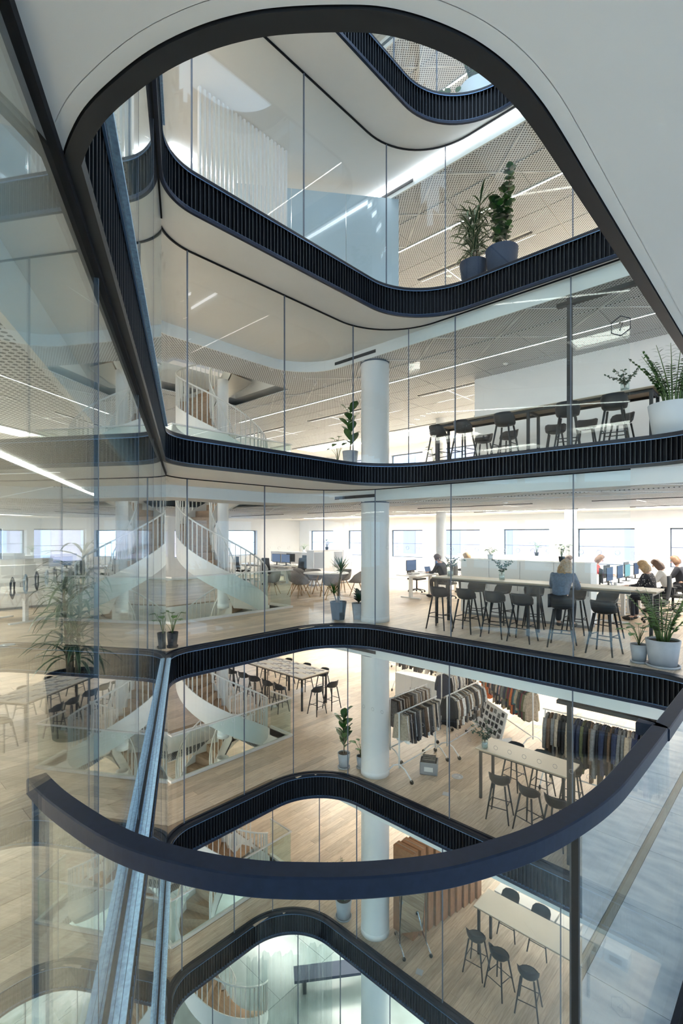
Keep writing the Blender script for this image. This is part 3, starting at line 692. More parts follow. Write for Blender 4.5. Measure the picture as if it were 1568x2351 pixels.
# level 0 and level 1 long tables share plan positions
for k, nm in ((0, 'office floor'), (1, 'floor marked seven')):
    high_table(-6.1, -1.75, 9.5, 10.15, EL[k], f'long birch high table with black legs on the {nm}')
    fr = [-5.62, -5.02, -4.38, -3.82, -3.12, -2.42] if k == 0 else [-5.72, -5.1, -4.2, -3.05, -2.3]
    for i, u in enumerate(fr):
        stool(u, 9.08 + R.uniform(-.05, .05) + (.0 if k == 0 else .1), EL[k], R.uniform(-.35, .35), f'charcoal bar stool, atrium side of the long table, {nm}, {ORD[i]} from the column', f'bar stools of the {nm}')
    fr = [-5.5, -4.9, -4.2, -3.35, -2.75] if k == 0 else [-5.35, -4.75, -3.75, -3.15, -2.5]
    for i, u in enumerate(fr):
        stool(u, 10.5 + R.uniform(-.05, .05), EL[k], PI + R.uniform(-.3, .3), f'charcoal bar stool, far side of the long table, {nm}, {ORD[i]} from the column', f'bar stools of the {nm}')
high_table(-5.0, -3.15, 9.45, 10.15, EL[-1], 'birch high table with black legs and a vase beside the clothes racks')
for i, (px, py, rz, s_) in enumerate(((1147, 1890, .2, 'on the atrium side, nearer the vase'), (1213, 1895, -.25, 'on the atrium side, second from the vase'), (1285, 1900, -.1, 'on the atrium side beside the black post'))):
    stool(*( (-4.3, 9.12) if i == 0 else (-3.7, 9.08) if i == 1 else (-3.2, 9.05)), EL[-1], rz, f'charcoal bar stool at the small clothes-floor table, {s_}', 'bar stools of the clothes floor')
for i, u in enumerate((-4.6, -4.0, -3.4)): stool(u, 10.45, EL[-1], PI + .15 * (i - 1), f'charcoal bar stool behind the small clothes-floor table, {ORD[i]} from the vase', 'bar stools of the clothes floor')
high_table(-5.25, -3.0, 9.85, 10.55, EL[-2], 'birch high table on the cardboard box floor')
for i, (u, v, rz) in enumerate(((-5.0, 9.5, .1), (-4.45, 9.42, -.2), (-3.85, 9.4, .2))): stool(u, v, EL[-2], rz, f'charcoal bar stool on the atrium side of the lowest visible table, {ORD[i]} from the mirror', 'bar stools of the cardboard box floor')
for i, u in enumerate((-4.9, -4.2)): stool(u, 10.9, EL[-2], PI, f'charcoal bar stool behind the lowest visible table, {ORD[i]} from the mirror', 'bar stools of the cardboard box floor')
# print table
high_table(-17.0, -11.3, 10.3, 11.5, EL[-1], 'long high table covered with printed sheets near the stair', top=M['tabletop'])
pr = [(x, y) for x in range(14) for y in range(3)]
pmesh = []
for i in range(4):
    m_ = MB().box(-.19, .19, -.14, .14, 0, .003).mesh('sheet'); m_.materials.append(M['prints'] if i else M['paper']); pmesh.append(m_)
for n, (x, y) in enumerate(pr):
    o = link('print_sheet', pmesh[n % 4], None, (-11.6 - x * .41, 10.5 + y * .38, EL[-1] + 1.0505), (0, 0, R.uniform(-.08, .08)))
    tag(o, f'printed sheet on the long table, {("near", "middle", "far")[y]} row, {ORD[x]} from its open end', 'paper', 'printed sheets on the long table')
for i, u in enumerate((-11.9, -12.5, -13.2, -13.8, -14.5, -15.2)): stool(u, 9.92, EL[-1], R.uniform(-.3, .3), f'bar stool on the stair side of the print table, {ORD[i]} from its open end', 'bar stools of the print table')
for i, u in enumerate((-12.0, -12.9, -13.9, -15.0)): stool(u, 11.9, EL[-1], PI, f'bar stool on the far side of the print table, {ORD[i]} from its open end', 'bar stools of the print table')
for i, v in enumerate((10.55, 11.2)): stool(-10.9, v, EL[-1], PI / 2, ('bar stool at the open end of the print table, nearer the stair', 'bar stool at the open end of the print table, farther from the stair')[i], 'bar stools of the print table')
# black posts with head beam
for k in (1, -1):
    e = EL[k]; u, v = PV(1308, 8.62) ; zt = EL[k + 1] - TH[k + 1]
    o = thing('post', f'black metal post and head beam just behind the atrium glass, {NAMES[k]}', 'post', (u, v, e))
    MB().box(-.035, .035, -.04, .04, 0, zt - e - .03).build('upright', M['black'], o); MB().box(-.2, 2.6, -.05, .05, zt - e - .36, zt - e - .30).build('head_beam', M['black'], o)
# ---------------- plants ----------------
def leafmesh(L, W, droop=.3, n=6, fold=.15, shape='lance', mt='leaf', stripe=False):
    vs = []; fs = []
    for i in range(n + 1):
        t = i / n
        w_ = {'lance': math.sin(PI * min(1, t * .93 + .05)) ** .6, 'ovate': math.sin(PI * t ** .8) ** .7 if 0 < t < 1 else .02, 'obov': math.sin(PI * t ** 1.6) ** .6 if 0 < t < 1 else .03}[shape] * W / 2
        w_ = max(w_, .002)
        a = -droop * t * t * 2.2; x = L * (t if droop == 0 else math.sin(min(t * droop * 1.3, 3)) / (droop * 1.3)); z = -L * droop * .55 * t * t + L * .0
        vs += [(x, -w_, z + w_ * fold), (x, 0, z), (x, w_, z + w_ * fold)]
    for i in range(n):
        for j in (0, 1): fs.append((i * 3 + j, i * 3 + j + 1, i * 3 + 4 + j, i * 3 + 3 + j))
    me = bpy.data.meshes.new('leaf'); me.from_pydata(vs, [], fs); me.materials.append(M[mt])
    if stripe:
        me.materials.append(M['leafd' if mt != 'leafd' else 'leafy'])
    me.polygons.foreach_set('use_smooth', [True] * len(fs)); me.update(); return me
M['stripe'] = mat('leaf_margin', (.30, .38, .20), .4)
def stripeleaf(L, W, droop):
    n = 6; vs = []; fs = []; mi = []
    for i in range(n + 1):
        t = i / n; w_ = max(.002, W / 2 * math.sin(PI * min(1, t * .9 + .08)) ** .7); x = L * math.sin(min(t * droop * 1.3, 3)) / (droop * 1.3); z = -L * droop * .55 * t * t
        for s_ in (-1, -.72, 0, .72, 1): vs.append((x, w_ * s_, z + abs(s_) * w_ * .3))
    for i in range(n):
        for j in range(4): fs.append((i * 5 + j, i * 5 + j + 1, i * 5 + 6 + j, i * 5 + 5 + j)); mi.append(1 if j in (0, 3) else 0)
    me = bpy.data.meshes.new('leaf'); me.from_pydata(vs, [], fs); me.materials.append(M['leafd']); me.materials.append(M['stripe']); me.polygons.foreach_set('material_index', mi); me.polygons.foreach_set('use_smooth', [True] * len(fs)); me.update(); return me
LM = dict(drac=[stripeleaf(.42, .042, d) for d in (.6, .95, 1.3)], yucca=[leafmesh(.40, .030, d, mt='leaf') for d in (.1, .3, .6)],
          fiddle=[leafmesh(.30, .19, d, shape='obov', fold=.25, mt='leaf') for d in (.15, .4)], small=[leafmesh(.17, .11, .5, shape='ovate', mt='leafy'), leafmesh(.14, .09, .3, shape='ovate', mt='leaf')],
          round=[leafmesh(.12, .12, .4, shape='ovate', mt='leafd'), leafmesh(.12, .12, .4, shape='ovate', mt='leaf')], zz=[leafmesh(.075, .032, .2, n=3, shape='ovate', mt='leaf'), leafmesh(.075, .032, .2, n=3, shape='ovate', mt='leafd'), leafmesh(.075, .03, .2, n=3, shape='ovate', mt='leafy')],
          euc=[leafmesh(.042, .036, .2, n=3, shape='ovate', mt='euc')], rubber=[leafmesh(.2, .1, .3, shape='ovate', mt='leafd')])
def put_leaf(par, kind, p, az, el, sc=1, roll=0):
    m_ = R.choice(LM[kind]); o = link('leaf', m_, par, p, None, sc)
    o.rotation_mode = 'QUATERNION'; o.rotation_quaternion = (Matrix.Rotation(az, 3, 'Z') @ Matrix.Rotation(-el, 3, 'Y') @ Matrix.Rotation(roll, 3, 'X')).to_quaternion(); return o
def pot(o, r, h, mt, taper=.78, saucer=False, legs=False):
    z0 = .03 if saucer else 0
    MB().lathe([(0, z0), (r * taper, z0), (r, z0 + h), (r * .92, z0 + h), (r * .9, z0 + h - .03)], 28).build('pot', M[mt], o)
    MB().lathe([(r * .905, z0 + h - .035), (0, z0 + h - .03)], 20).build('soil', M['soil'], o)
    if saucer: MB().lathe([(0, 0), (r * .95, 0), (r * 1.0, .035), (r * .9, .035), (r * .88, .015), (0, .015)], 28).build('saucer', M[mt], o)
    return z0 + h - .03
def dracaena(loc, h, label, potr, poth, pmat, canes=2, dense_=9, ls=1.0, saucer=False):
    o = thing('potted_dracaena', label, 'plant', loc); z0 = pot(o, potr, poth, pmat, .72, saucer)
    for c in range(canes):
        a = c * 2.4 + .5; bx, by = .05 * math.cos(a), .05 * math.sin(a); hh = (h - poth) * (1 - .12 * c); lean = .08
        top = (bx + lean * math.cos(a), by + lean * math.sin(a), z0 + hh * .86)
        MB().tube([(bx, by, z0), ((bx + top[0]) / 2, (by + top[1]) / 2, z0 + hh * .45), top], [.02, .017, .012], 8).build('stem', M['bark'], o)
        nl = int(dense_ * hh * 4.2)
        for i in range(nl):
            t = .12 + .88 * (i / nl); t = t if (math.sin(t * 26 + c) > -.6) else t + .03
            x, y, z = bx + (top[0] - bx) * t, by + (top[1] - by) * t, z0 + (top[2] - z0) * t
            put_leaf(o, 'drac', (x, y, z), i * 2.4 + c, R.uniform(.25, .95) if t < .95 else R.uniform(.5, 1.3), ls * R.uniform(.75, 1.15))
    return o
def fiddle(loc, h, label, potr, poth, pmat, n=16, kind='fiddle', ls=1.0, saucer=True, spread=.0):
    o = thing('potted_fig', label, 'plant', loc); z0 = pot(o, potr, poth, pmat, .72, saucer)
    MB().tube([(0, 0, z0), (.015, .01, z0 + (h - z0) * .5), (0, .0, h - .15)], [.014, .011, .006], 8).build('stem', M['bark'], o)
    for i in range(n):
        t = .15 + .85 * i / n; put_leaf(o, kind, (0, 0, z0 + (h - .2 - z0) * t), i * 2.4, R.uniform(.5, .95) + .25 * t, ls * R.uniform(.8, 1.15))
    return o
def zz(loc, h, label, potr, poth, pmat, n=12, saucer=True, nl=11, spread=.38, name='zz_plant', ls=1):
    o = thing(name, label, 'plant', loc); z0 = pot(o, potr, poth, pmat, .78, saucer)
    for i in range(n):
        a = i * 2.4; sp = spread * (.3 + .9 * R.random()); hh = (h - z0) * R.uniform(.7, 1)
        pts = [(potr * .3 * math.cos(a), potr * .3 * math.sin(a), z0)]
        for s_ in range(1, 6):
            t = s_ / 5; pts.append(((potr * .3 + sp * t ** 1.5) * math.cos(a), (potr * .3 + sp * t ** 1.5) * math.sin(a), z0 + hh * t * (1 - .08 * t)))
        MB().tube(pts, [.012, .011, .009, .007, .005, .003], 6).build('stem', M['cane'], o)
        for j in range(nl):
            t = .25 + .75 * j / nl; q = t * 5; i0 = min(4, int(q)); f_ = q - i0
            p = Vector(pts[i0]).lerp(Vector(pts[i0 + 1]), f_)
            for s_ in (-1, 1): put_leaf(o, 'zz', p, a + s_ * R.uniform(1.15, 1.5), R.uniform(.1, .5), ls * (1.15 - .35 * t), s_ * .3)
    return o
def smallplant(loc, h, label, potr, poth, pmat, n=9, saucer=True, ls=1):
    o = thing('potted_plant', label, 'plant', loc); z0 = pot(o, potr, poth, pmat, .75, saucer)
    for i in range(n):
        a = i * 2.4; hh = (h - z0) * R.uniform(.45, .9); sp = R.uniform(.06, .2) * ls
        p = (sp * math.cos(a), sp * math.sin(a), z0 + hh); MB().tube([(0, 0, z0), (p[0] * .4, p[1] * .4, z0 + hh * .6), p], .004, 5).build('stem', M['cane'], o)
        put_leaf(o, 'small', p, a, R.uniform(-.1, .5), ls * R.uniform(.8, 1.2))
    return o
def vase(loc, h, label, n=7, s=1.0):
    o = thing('vase', label, 'vase', loc); MB().lathe([(0, 0), (.055 * s, 0), (.06 * s, .02), (.06 * s, .18 * s), (.05 * s, .185 * s)], 20).build('glass_body', M['vase'], o)
    MB().lathe([(0, .012), (.052 * s, .012), (.052 * s, .10 * s), (0, .10 * s)], 16).build('water', M['water'], o)
    f = thing('eucalyptus_sprig', label.replace('glass vase of', 'bunch of'), 'branches', loc)
    for i in range(n):
        a = i * 2.4; L = (h - .1) * R.uniform(.7, 1); sp = .28 * R.uniform(.4, 1) * s
        pts = [(-.02 * math.cos(a), -.02 * math.sin(a), .03), (.02 * math.cos(a), .02 * math.sin(a), .18 * s), (.02 * math.cos(a) + sp * .5 * math.cos(a), sp * .5 * math.sin(a), .1 + L * .65), (sp * 1.2 * math.cos(a), sp * 1.2 * math.sin(a), .08 + L)]
        MB().tube(pts, .003, 5).build('stem', M['bark'], f)
        for j in range(9):
            t = .35 + .65 * j / 9; q = t * 3; i0 = min(2, int(q)); p = Vector(pts[i0]).lerp(Vector(pts[i0 + 1]), q - i0)
            for s_ in (-1, 1): put_leaf(f, 'euc', p + Vector((R.uniform(-.02, .02), R.uniform(-.02, .02), R.uniform(-.01, .01))), a + s_ * R.uniform(.6, 2), R.uniform(-.6, .9), R.uniform(.8, 1.4), R.uniform(-1, 1))
    return o
E = EL
def at(px, v, k): u, vv = PV(px, v); return (u, vv, E[k])
dracaena(at(1087, 8.8, 2), 2.0, 'tall striped dracaena in a dark slate pot on the upper floor', .27, .55, 'potblue', 3, 9, 1.0)
o = thing('potted_tree', 'tall round-leaved plant in a wide slate pot on the upper floor, beside the dracaena', 'plant', at(1152, 8.85, 2)); z0 = pot(o, .30, .62, 'potblue', .8)
for c in range(4):
    a = c * 1.6; hh = 1.55 - .22 * c; MB().tube([(.08 * math.cos(a), .08 * math.sin(a), z0), (.12 * math.cos(a), .12 * math.sin(a), z0 + hh * .5), (.16 * math.cos(a), .16 * math.sin(a), z0 + hh)], .014, 7).build('stem', M['bark'], o)
    for i in range(46): t = .2 + .8 * i / 46; put_leaf(o, 'round', ((.08 + .08 * t) * math.cos(a), (.08 + .08 * t) * math.sin(a), z0 + hh * t), i * 2.4, R.uniform(-.2, .8), R.uniform(.8, 1.3))
# the plant with fig leaves by the column on each floor
fiddle((-7.78, 8.62, E[1]), 1.75, 'tall broad-leaved plant in a grey pot beside the column, floor marked seven', .19, .5, 'potgrey', 15, ls=1.15)
smallplant((-8.12, 8.55, E[1]), .95, 'small bushy plant next to the tall broad-leaved one, floor marked seven', .13, .3, 'potgrey', 10, ls=1.1)
smallplant((-6.56, 10.3, E[1]), .75, 'little green plant on the floor between column and long table, floor marked seven', .13, .3, 'potwhite', 9)
zz(at(1545, 8.82, 1), 1.5, 'large feathery green plant in a wide white pot, floor marked seven', .33, .5, 'potwhite', 18, nl=13, spread=.5, ls=1.3)
o = thing('potted_yucca', 'yucca with a thick trunk in a black pot beside the column, office floor', 'plant', (-7.98, 8.42, 0)); z0 = pot(o, .20, .42, 'potblack', .74)
MB().tube([(0, 0, z0), (.02, .0, z0 + .45), (.06, .03, 1.12)], [.034, .03, .026], 10).build('trunk', M['bark'], o)
for i in range(46): put_leaf(o, 'yucca', (.06, .03, 1.08 + .002 * i), i * 2.4, .1 + 1.3 * i / 46, R.uniform(.8, 1.05))
MB().tube([(-.03, -.02, z0), (-.10, -.05, z0 + .22)], .016, 7).build('trunk', M['bark'], o)
for i in range(24): put_leaf(o, 'yucca', (-.10, -.05, z0 + .2), i * 2.4, .1 + 1.2 * i / 24, R.uniform(.65, .9))
fiddle((-7.66, 8.78, 0), .80, 'dark-leaved bushy plant in a grey pot between the yucca and the column', .165, .38, 'potgrey', 26, 'rubber', 1.1, False)
smallplant((*PE(396, 1486, 0), 0), .72, 'small big-leaved plant in a black pot at the stair-side corner of the atrium glass', .10, .24, 'potblack', 9)
zz(at(1522, 8.78, 0), 1.25, 'large glossy feathery plant in a wide grey pot beside the office high table', .235, .38, 'potgrey', 18, nl=13, spread=.42, ls=1.2)
smallplant(at(1467, 8.78, 0), .62, 'small trailing plant in a light grey pot beside the large glossy one', .125, .26, 'potgrey', 16)
fiddle((-7.92, 8.55, E[-1]), 1.45, 'fiddle-leaf fig in a grey pot beside the column, clothes rack floor', .15, .32, 'potgrey', 17, ls=1.0)
smallplant((-7.62, 8.82, E[-1]), .7, 'low leafy plant half hidden between the fig and the column, clothes rack floor', .11, .25, 'potgrey', 12)
zz((-8.03, 8.66, E[-2]), 1.45, 'feathery green plant in a pale grey pot beside the column, cardboard box floor', .20, .42, 'potgrey', 14, nl=11, spread=.3)
dracaena((*PE(166, 1688, 0), 0), 2.05, 'very large striped dracaena in a tall dark pot in the side room', .24, .62, 'potblack', 3, 10, 1.0)
zz((*PV(1100, 9.0), E[3]), 1.9, 'tall green plant in a big white tub on the topmost floor', .42, .7, 'potwhite', 16, nl=13, spread=.4, ls=1.3)
smallplant((*PV(1040, 8.7), E[3]), .8, 'small dark plant on the topmost floor near the white tub', .12, .25, 'potwhite', 12)
vase((-2.3, 9.85, E[1] + 1.05), .52, 'glass vase of eucalyptus on the long table, floor marked seven', 8, 1.2)
vase((*PV(1152, 9.85), 1.05), .48, 'glass vase of leaning eucalyptus in the middle of the office high table', 6, 1)
vase((*PV(1034, 9.85), 1.05), .5, 'glass vase of fine eucalyptus at the column end of the office high table', 7, 1.2)
vase((*PE(1113, 1717, E[-1] + 1.05), E[-1] + 1.05), .55, 'glass vase of eucalyptus on the small high table, clothes rack floor', 10, 1.1)
# ---------------- office furniture ----------------
def make_desk():
    o = thing('office_desk', 'x', 'desk')
    MB().box(-.8, .8, -.4, .4, .70, .725).build('desktop', M['desk'], o)
    for s_ in (-1, 1):
        MB().box(s_ * .55 - .05, s_ * .55 + .05, -.04, .04, .03, .70).build('leg', M['trimwhite'], o); MB().box(s_ * .55 - .04, s_ * .55 + .04, -.36, .36, 0, .035).build('foot', M['trimwhite'], o)
    MB().box(-.55, .55, -.02, .02, .62, .67).build('crossbar', M['trimwhite'], o); return seal(o)
def make_chair():
    o = thing('office_chair', 'x', 'chair')
    MB().box(-.24, .24, -.23, .23, .44, .50).build('seat', M['mesh'], o)
    b = MB(); n = 8; vs = []
    for i in range(n + 1):
        t = i / n; w_ = .22 - .04 * t ** 3; y = -.24 - .05 * math.sin(t * 2.2)
        for x, dy in ((-w_, .03), (0, 0), (w_, .03)): vs += [(x, y + dy, .56 + t * .52), (x, y + dy - .025, .56 + t * .52)]
    fs = []
    for i in range(n):
        a, c = i * 6, i * 6 + 6
        for j in (0, 2): fs += [(a + j, a + j + 2, c + j + 2, c + j), (a + j + 1, c + j + 1, c + j + 3, a + j + 3)]
        fs += [(a, c, c + 1, a + 1), (a + 4, a + 5, c + 5, c + 4)]
    fs += [(0, 1, 3, 2), (2, 3, 5, 4), (n * 6, n * 6 + 2, n * 6 + 3, n * 6 + 1), (n * 6 + 2, n * 6 + 4, n * 6 + 5, n * 6 + 3)]
    MB().add(vs, fs, True).build('backrest', M['mesh'], o)
    MB().tube([(0, -.27, .62), (0, -.2, .47), (0, 0, .42)], .022, 6).tube([(0, 0, .42), (0, 0, .1)], .028, 8).build('stem', M['black'], o)
    b = MB()
    for i in range(5): a = i * 2 * PI / 5; b.tube([(0, 0, .12), (.29 * math.cos(a), .29 * math.sin(a), .07)], [.024, .014], 6)
    b.build('base', M['black'], o)
    for i in range(5): a = i * 2 * PI / 5; MB().ball((.29 * math.cos(a), .29 * math.sin(a), .032), .032, 8, 5).build('caster', M['rubber'], o)
    for s_ in (-1, 1): MB().tube([(s_ * .2, -.05, .46), (s_ * .28, -.05, .5), (s_ * .28, -.02, .68)], .014, 6).box(s_ * .28 - .035, s_ * .28 + .035, -.13, .13, .68, .70).build('armrest', M['black'], o)
    return seal(o)
def make_monitor(lit):
    o = thing('monitor', 'x', 'monitor'); MB().box(-.27, .27, -.02, .0, .12, .46).build('casing', M['black'], o)
    MB().box(-.26, .26, .0, .004, .135, .45).build('screen', M[lit], o); MB().box(-.02, .02, -.05, -.02, .01, .3).build('stand', M['black'], o); MB().box(-.11, .11, -.12, .06, 0, .012).build('foot', M['black'], o); return seal(o)
def make_tub():
    o = thing('tub_chair', 'x', 'chair'); n = 18; vs = []
    prof = [(.04, .40), (.16, .405), (.25, .45), (.29, .55), (.31, .66), (.315, .78)]
    for i, (r, z) in enumerate(prof):
        for j in range(n):
            a = 2 * PI * j / n; hb = .5 - .5 * math.sin(a); q = .30 + .70 * min(1, hb * 1.35); front = max(0, math.sin(a)) ** 2
            zz_ = z if i < 2 else .40 + (z - .40) * (q if front < .4 else q * (1 - front * .75)); vs.append((r * math.cos(a), r * .92 * math.sin(a), zz_))
    fs = [(i * n + j, i * n + (j + 1) % n, (i + 1) * n + (j + 1) % n, (i + 1) * n + j) for i in range(len(prof) - 1) for j in range(n)]
    m = len(vs); v2 = [(x * .93, y * .93, z + (.02 if i < 3 * n else .0)) for i, (x, y, z) in enumerate(vs)]; top = (len(prof) - 1) * n
    MB().add(vs + v2, fs + [tuple(m + q for q in reversed(f)) for f in fs] + [(top + j, top + (j + 1) % n, m + top + (j + 1) % n, m + top + j) for j in range(n)], True).build('seat_shell', M['felt'], o)
    MB().ball((0, .02, .43), (.2, .19, .035), 14, 6).build('cushion', M['felt'], o)
    for sx in (-1, 1):
        for sy in (-1, 1): MB().tube([(sx * .08, sy * .08, .41), (sx * .24, sy * .23, 0)], [.018, .011], 8).build('leg', M['oakleg'], o)
    return seal(o)
class Proto:
    def __init__(s, mk): s.mk = mk; s.o = None; s.used = False
    def put(s, loc, rz, label, group=None):
        if s.o is None: s.o = s.mk(); o = s.o; o.location = loc; o.rotation_euler = (0, 0, rz); o['label'] = label
        else: o = dup(s.o, loc, rz, label)
        if group: o['group'] = group
        elif 'group' in o: del o['group']
        return o
DESK, CHAIR, MON, MON2, TUB = Proto(make_desk), Proto(make_chair), Proto(lambda: make_monitor('screen')), Proto(lambda: make_monitor('screen2')), Proto(make_tub)
# tub chairs round the meeting table
tu, tv = -11.5, 11.55
mt_ = thing('meeting_table', 'round white meeting table among grey tub chairs behind the stair', 'table', (tu, tv, 0))
MB().lathe([(0, .71), (.75, .71), (.75, .735), (0, .735)], 36).build('tabletop', M['desk'], mt_)
for i in range(4): a = i * PI / 2 + .4; MB().tube([(.25 * math.cos(a), .25 * math.sin(a), .71), (.5 * math.cos(a), .5 * math.sin(a), 0)], .02, 8).build('leg', M['oakleg'], mt_)
for i, a in enumerate((-100, -35, 40, 100, 160, 215)):
    ar = math.radians(a); TUB.put((tu + 1.02 * math.cos(ar), tv + 1.02 * math.sin(ar), 0), ar + PI / 2, f'grey felt tub chair at the round meeting table, {ORD[i]} clockwise from the atrium', 'tub chairs round the meeting table')
TUB.put((-12.9, 10.4, 0), 2.2, 'grey felt tub chair standing by itself just behind the stair', 'tub chairs near the stair')
TUB.put((-13.1, 11.9, 0), -1.0, 'grey felt tub chair between the stair and the meeting table', 'tub chairs near the stair')
# desk clusters on the office floor
G = 'office desks'
k = 0
desk_rows = [(-8.95, 13.3, 1, 'behind the column, nearest the atrium'), (-8.95, 14.95, 1, 'behind the column, second from the atrium'), (-15.7, 13.0, 0, 'far behind the stair, near row'), (-15.7, 13.82, 0, 'far behind the stair, far row'), (-17.4, 13.0, 0, 'at the side wall behind the stair, near row'), (-17.4, 13.82, 0, 'at the side wall behind the stair, far row'),
             (-3.2, 13.0, 1, 'of the woman in the floral top'), (-3.2, 14.65, 1, 'with the turquoise screen'), (-3.2, 16.3, 1, 'nearest the windows, plant side'), (-4.02, 13.0, 1, 'backing onto the floral woman desk'), (-4.02, 14.65, 1, 'backing onto the turquoise screen desk'), (-4.02, 16.3, 1, 'of the person in red')]
for u, v, q_, s_ in desk_rows: DESK.put((u, v, 0), q_ * PI / 2, f'white office desk {s_}', G)
H_ = PI / 2
for u, v, rz, s_ in ((-9.72, 14.2, -H_, 'with a dark coat, beyond the desks behind the column'), (-8.12, 13.5, H_, 'under the dark-clothed person behind the column'), (-8.05, 15.1, H_, 'under the blonde person behind the column'), (-15.4, 12.3, .2, 'near side of the far desks behind the stair'), (-16.0, 14.5, PI, 'far side of the far desks behind the stair'), (-17.2, 12.3, -.2, 'near the side wall behind the stair'), (-14.6, 13.2, 1.3, 'at the end of the far desks behind the stair'),
                    (-2.42, 13.0, H_, 'under the blonde woman in the floral top'), (-2.35, 14.65, H_, 'under the woman in the cream jumper'), (-2.35, 16.2, H_, 'under the person cut by the picture edge'), (-4.8, 16.25, -H_, 'under the person in red'), (-4.8, 13.0, -H_, 'empty, behind the white partition'), (-5.4, 15.2, -1.2, 'under the dark-haired person beside the one in red')):
    CHAIR.put((u, v, 0), rz, f'black office chair {s_}', 'office chairs')
for u, v, rz, lit, s_ in ((-9.05, 14.6, -H_, 1, 'facing the blonde person behind the column'), (-9.1, 13.0, -H_, 1, 'facing the dark-clothed person behind the column'), (-3.48, 15.2, -H_, 0, 'with a lit turquoise screen'), (-3.48, 14.45, -H_, 1, 'next to the turquoise one'), (-3.48, 13.5, -H_, 1, 'on the floral woman desk, window side'), (-3.5, 12.85, -H_ + .4, 1, 'on the floral woman desk, turned to her'), (-3.48, 16.2, -H_, 1, 'on the desk nearest the windows'),
                          (-3.8, 14.4, H_, 1, 'backing onto the one next to the turquoise one'), (-3.8, 16.4, H_, 1, 'in front of the person in red'), (-3.8, 13.1, H_, 1, 'behind the floral woman desk'), (-15.5, 13.2, PI, 1, 'on the far desks behind the stair, first'), (-16.1, 13.2, PI, 1, 'on the far desks behind the stair, second'), (-15.8, 13.75, 0, 1, 'on the far row of desks behind the stair')):
    (MON if lit == 0 else MON2).put((u, v, .725), rz, f'computer monitor {s_}', 'computer monitors')
def laptop(u, v, z, rz, lab):
    o = thing('laptop', lab, 'laptop', (u, v, z), rz); MB().box(-.16, .16, -.11, .11, 0, .015).build('keyboard_base', M['alu'], o)
    MB().box(-.16, .16, -.004, .004, 0, .22, Matrix.Translation((0, -.11, .012)) @ Matrix.Rotation(.3, 4, 'X')).build('lid', M['screen2'], o)
laptop(-3.05, 12.55, .726, -H_ + .3, 'open laptop beside the turquoise monitor'); laptop(-8.8, 13.7, .726, -H_, 'open laptop before the dark-clothed person behind the column')
# small desk clutter
for i in range(26):
    u, v, q_, _ = desk_rows[i % len(desk_rows)]; uu, vv = R.uniform(-.65, .65), R.uniform(-.3, .3); uu, vv = (u + vv, v + uu) if q_ else (u + uu, v + vv)
    kd = (i + i // 12) % 3; o = None; dn = _
    if kd == 0: o = MB().box(-.11, .11, -.15, .15, 0, R.uniform(.01, .06)).build('paper_pile', M['paper']); lb = 'white paper pile on the desk ' + dn; ct = 'paper'
    elif kd == 1: o = MB().lathe([(0, 0), (.035, 0), (.04, .09), (.034, .09), (.03, .01), (0, .01)], 14).build('mug', M['black' if i % 2 else 'trimwhite']); lb = ('black' if i % 2 else 'white') + ' mug standing on the desk ' + dn; ct = 'mug'
    else: o = MB().box(-.21, .21, -.065, .065, 0, .018).build('keyboard', M['black' if i % 2 else 'alu']); lb = ('black' if i % 2 else 'silver') + ' keyboard lying on the desk ' + dn; ct = 'keyboard'
    o.location = (uu, vv, .7255); o.rotation_euler = (0, 0, R.uniform(-.3, .3)); tag(o, lb, ct, ct + 's on the office desks')
# cabinets and shelf units
def cabinet(u, v, L, D, h, e, lab, n, rz=0, open_=False):
    o = thing('cabinet', lab, 'cabinet', (u, v, e), rz); MB().box(0, L, .02, D, .06, h).build('body', M['cab'], o); MB().box(.03, L - .03, .04, D - .03, 0, .06).build('plinth', M['plastic'], o)
    MB().box(-.005, L + .005, -.002, D + .002, h, h + .02).build('top', M['trimwhite'], o); w_ = L / n
    for i in range(n):
        if open_ and i % 2 == 0:
            MB().box(i * w_ + .03, (i + 1) * w_ - .03, .012, .02, h * .5, h - .06).build('open_shelf', M['plastic'], o); MB().box(i * w_ + .01, (i + 1) * w_ - .01, 0, .02, .07, h * .47).build('door', M['trimwhite'], o)
        else:
            d = MB().box(i * w_ + .006, (i + 1) * w_ - .006, 0, .02, .07, h - .006).build('door', M['trimwhite'], o); MB().box(i * w_ + w_ - .06, i * w_ + w_ - .045, -.012, 0, h * .5, h * .62).build('handle', M['plastic'], d)
    return o
cabinet(-13.7, 13.1, 2.2, .42, 1.36, 0, 'white shelf unit with doors behind the yucca', 4, PI / 2, open_=True)
cabinet(-6.3, 11.15, 3.06, .42, 1.37, 0, 'long white storage partition behind the office high table', 4)
cabinet(-19.2, 15.4, 4.6, .42, 1.15, 0, 'long white cabinet under the windows behind the stair', 6)
cabinet(-9.5, 16.6, 4.4, .42, 1.25, 0, 'white cabinet row near the windows behind the partition', 4)
cabinet(-15.3, 2.1, 3.4, .42, 1.15, 0, 'white cabinet in the side room below the windows', 4, PI / 2)
cabinet(-19.2, .2, 5.5, .42, 1.15, 0, 'long white cabinet against the side room window wall', 6, PI / 2)
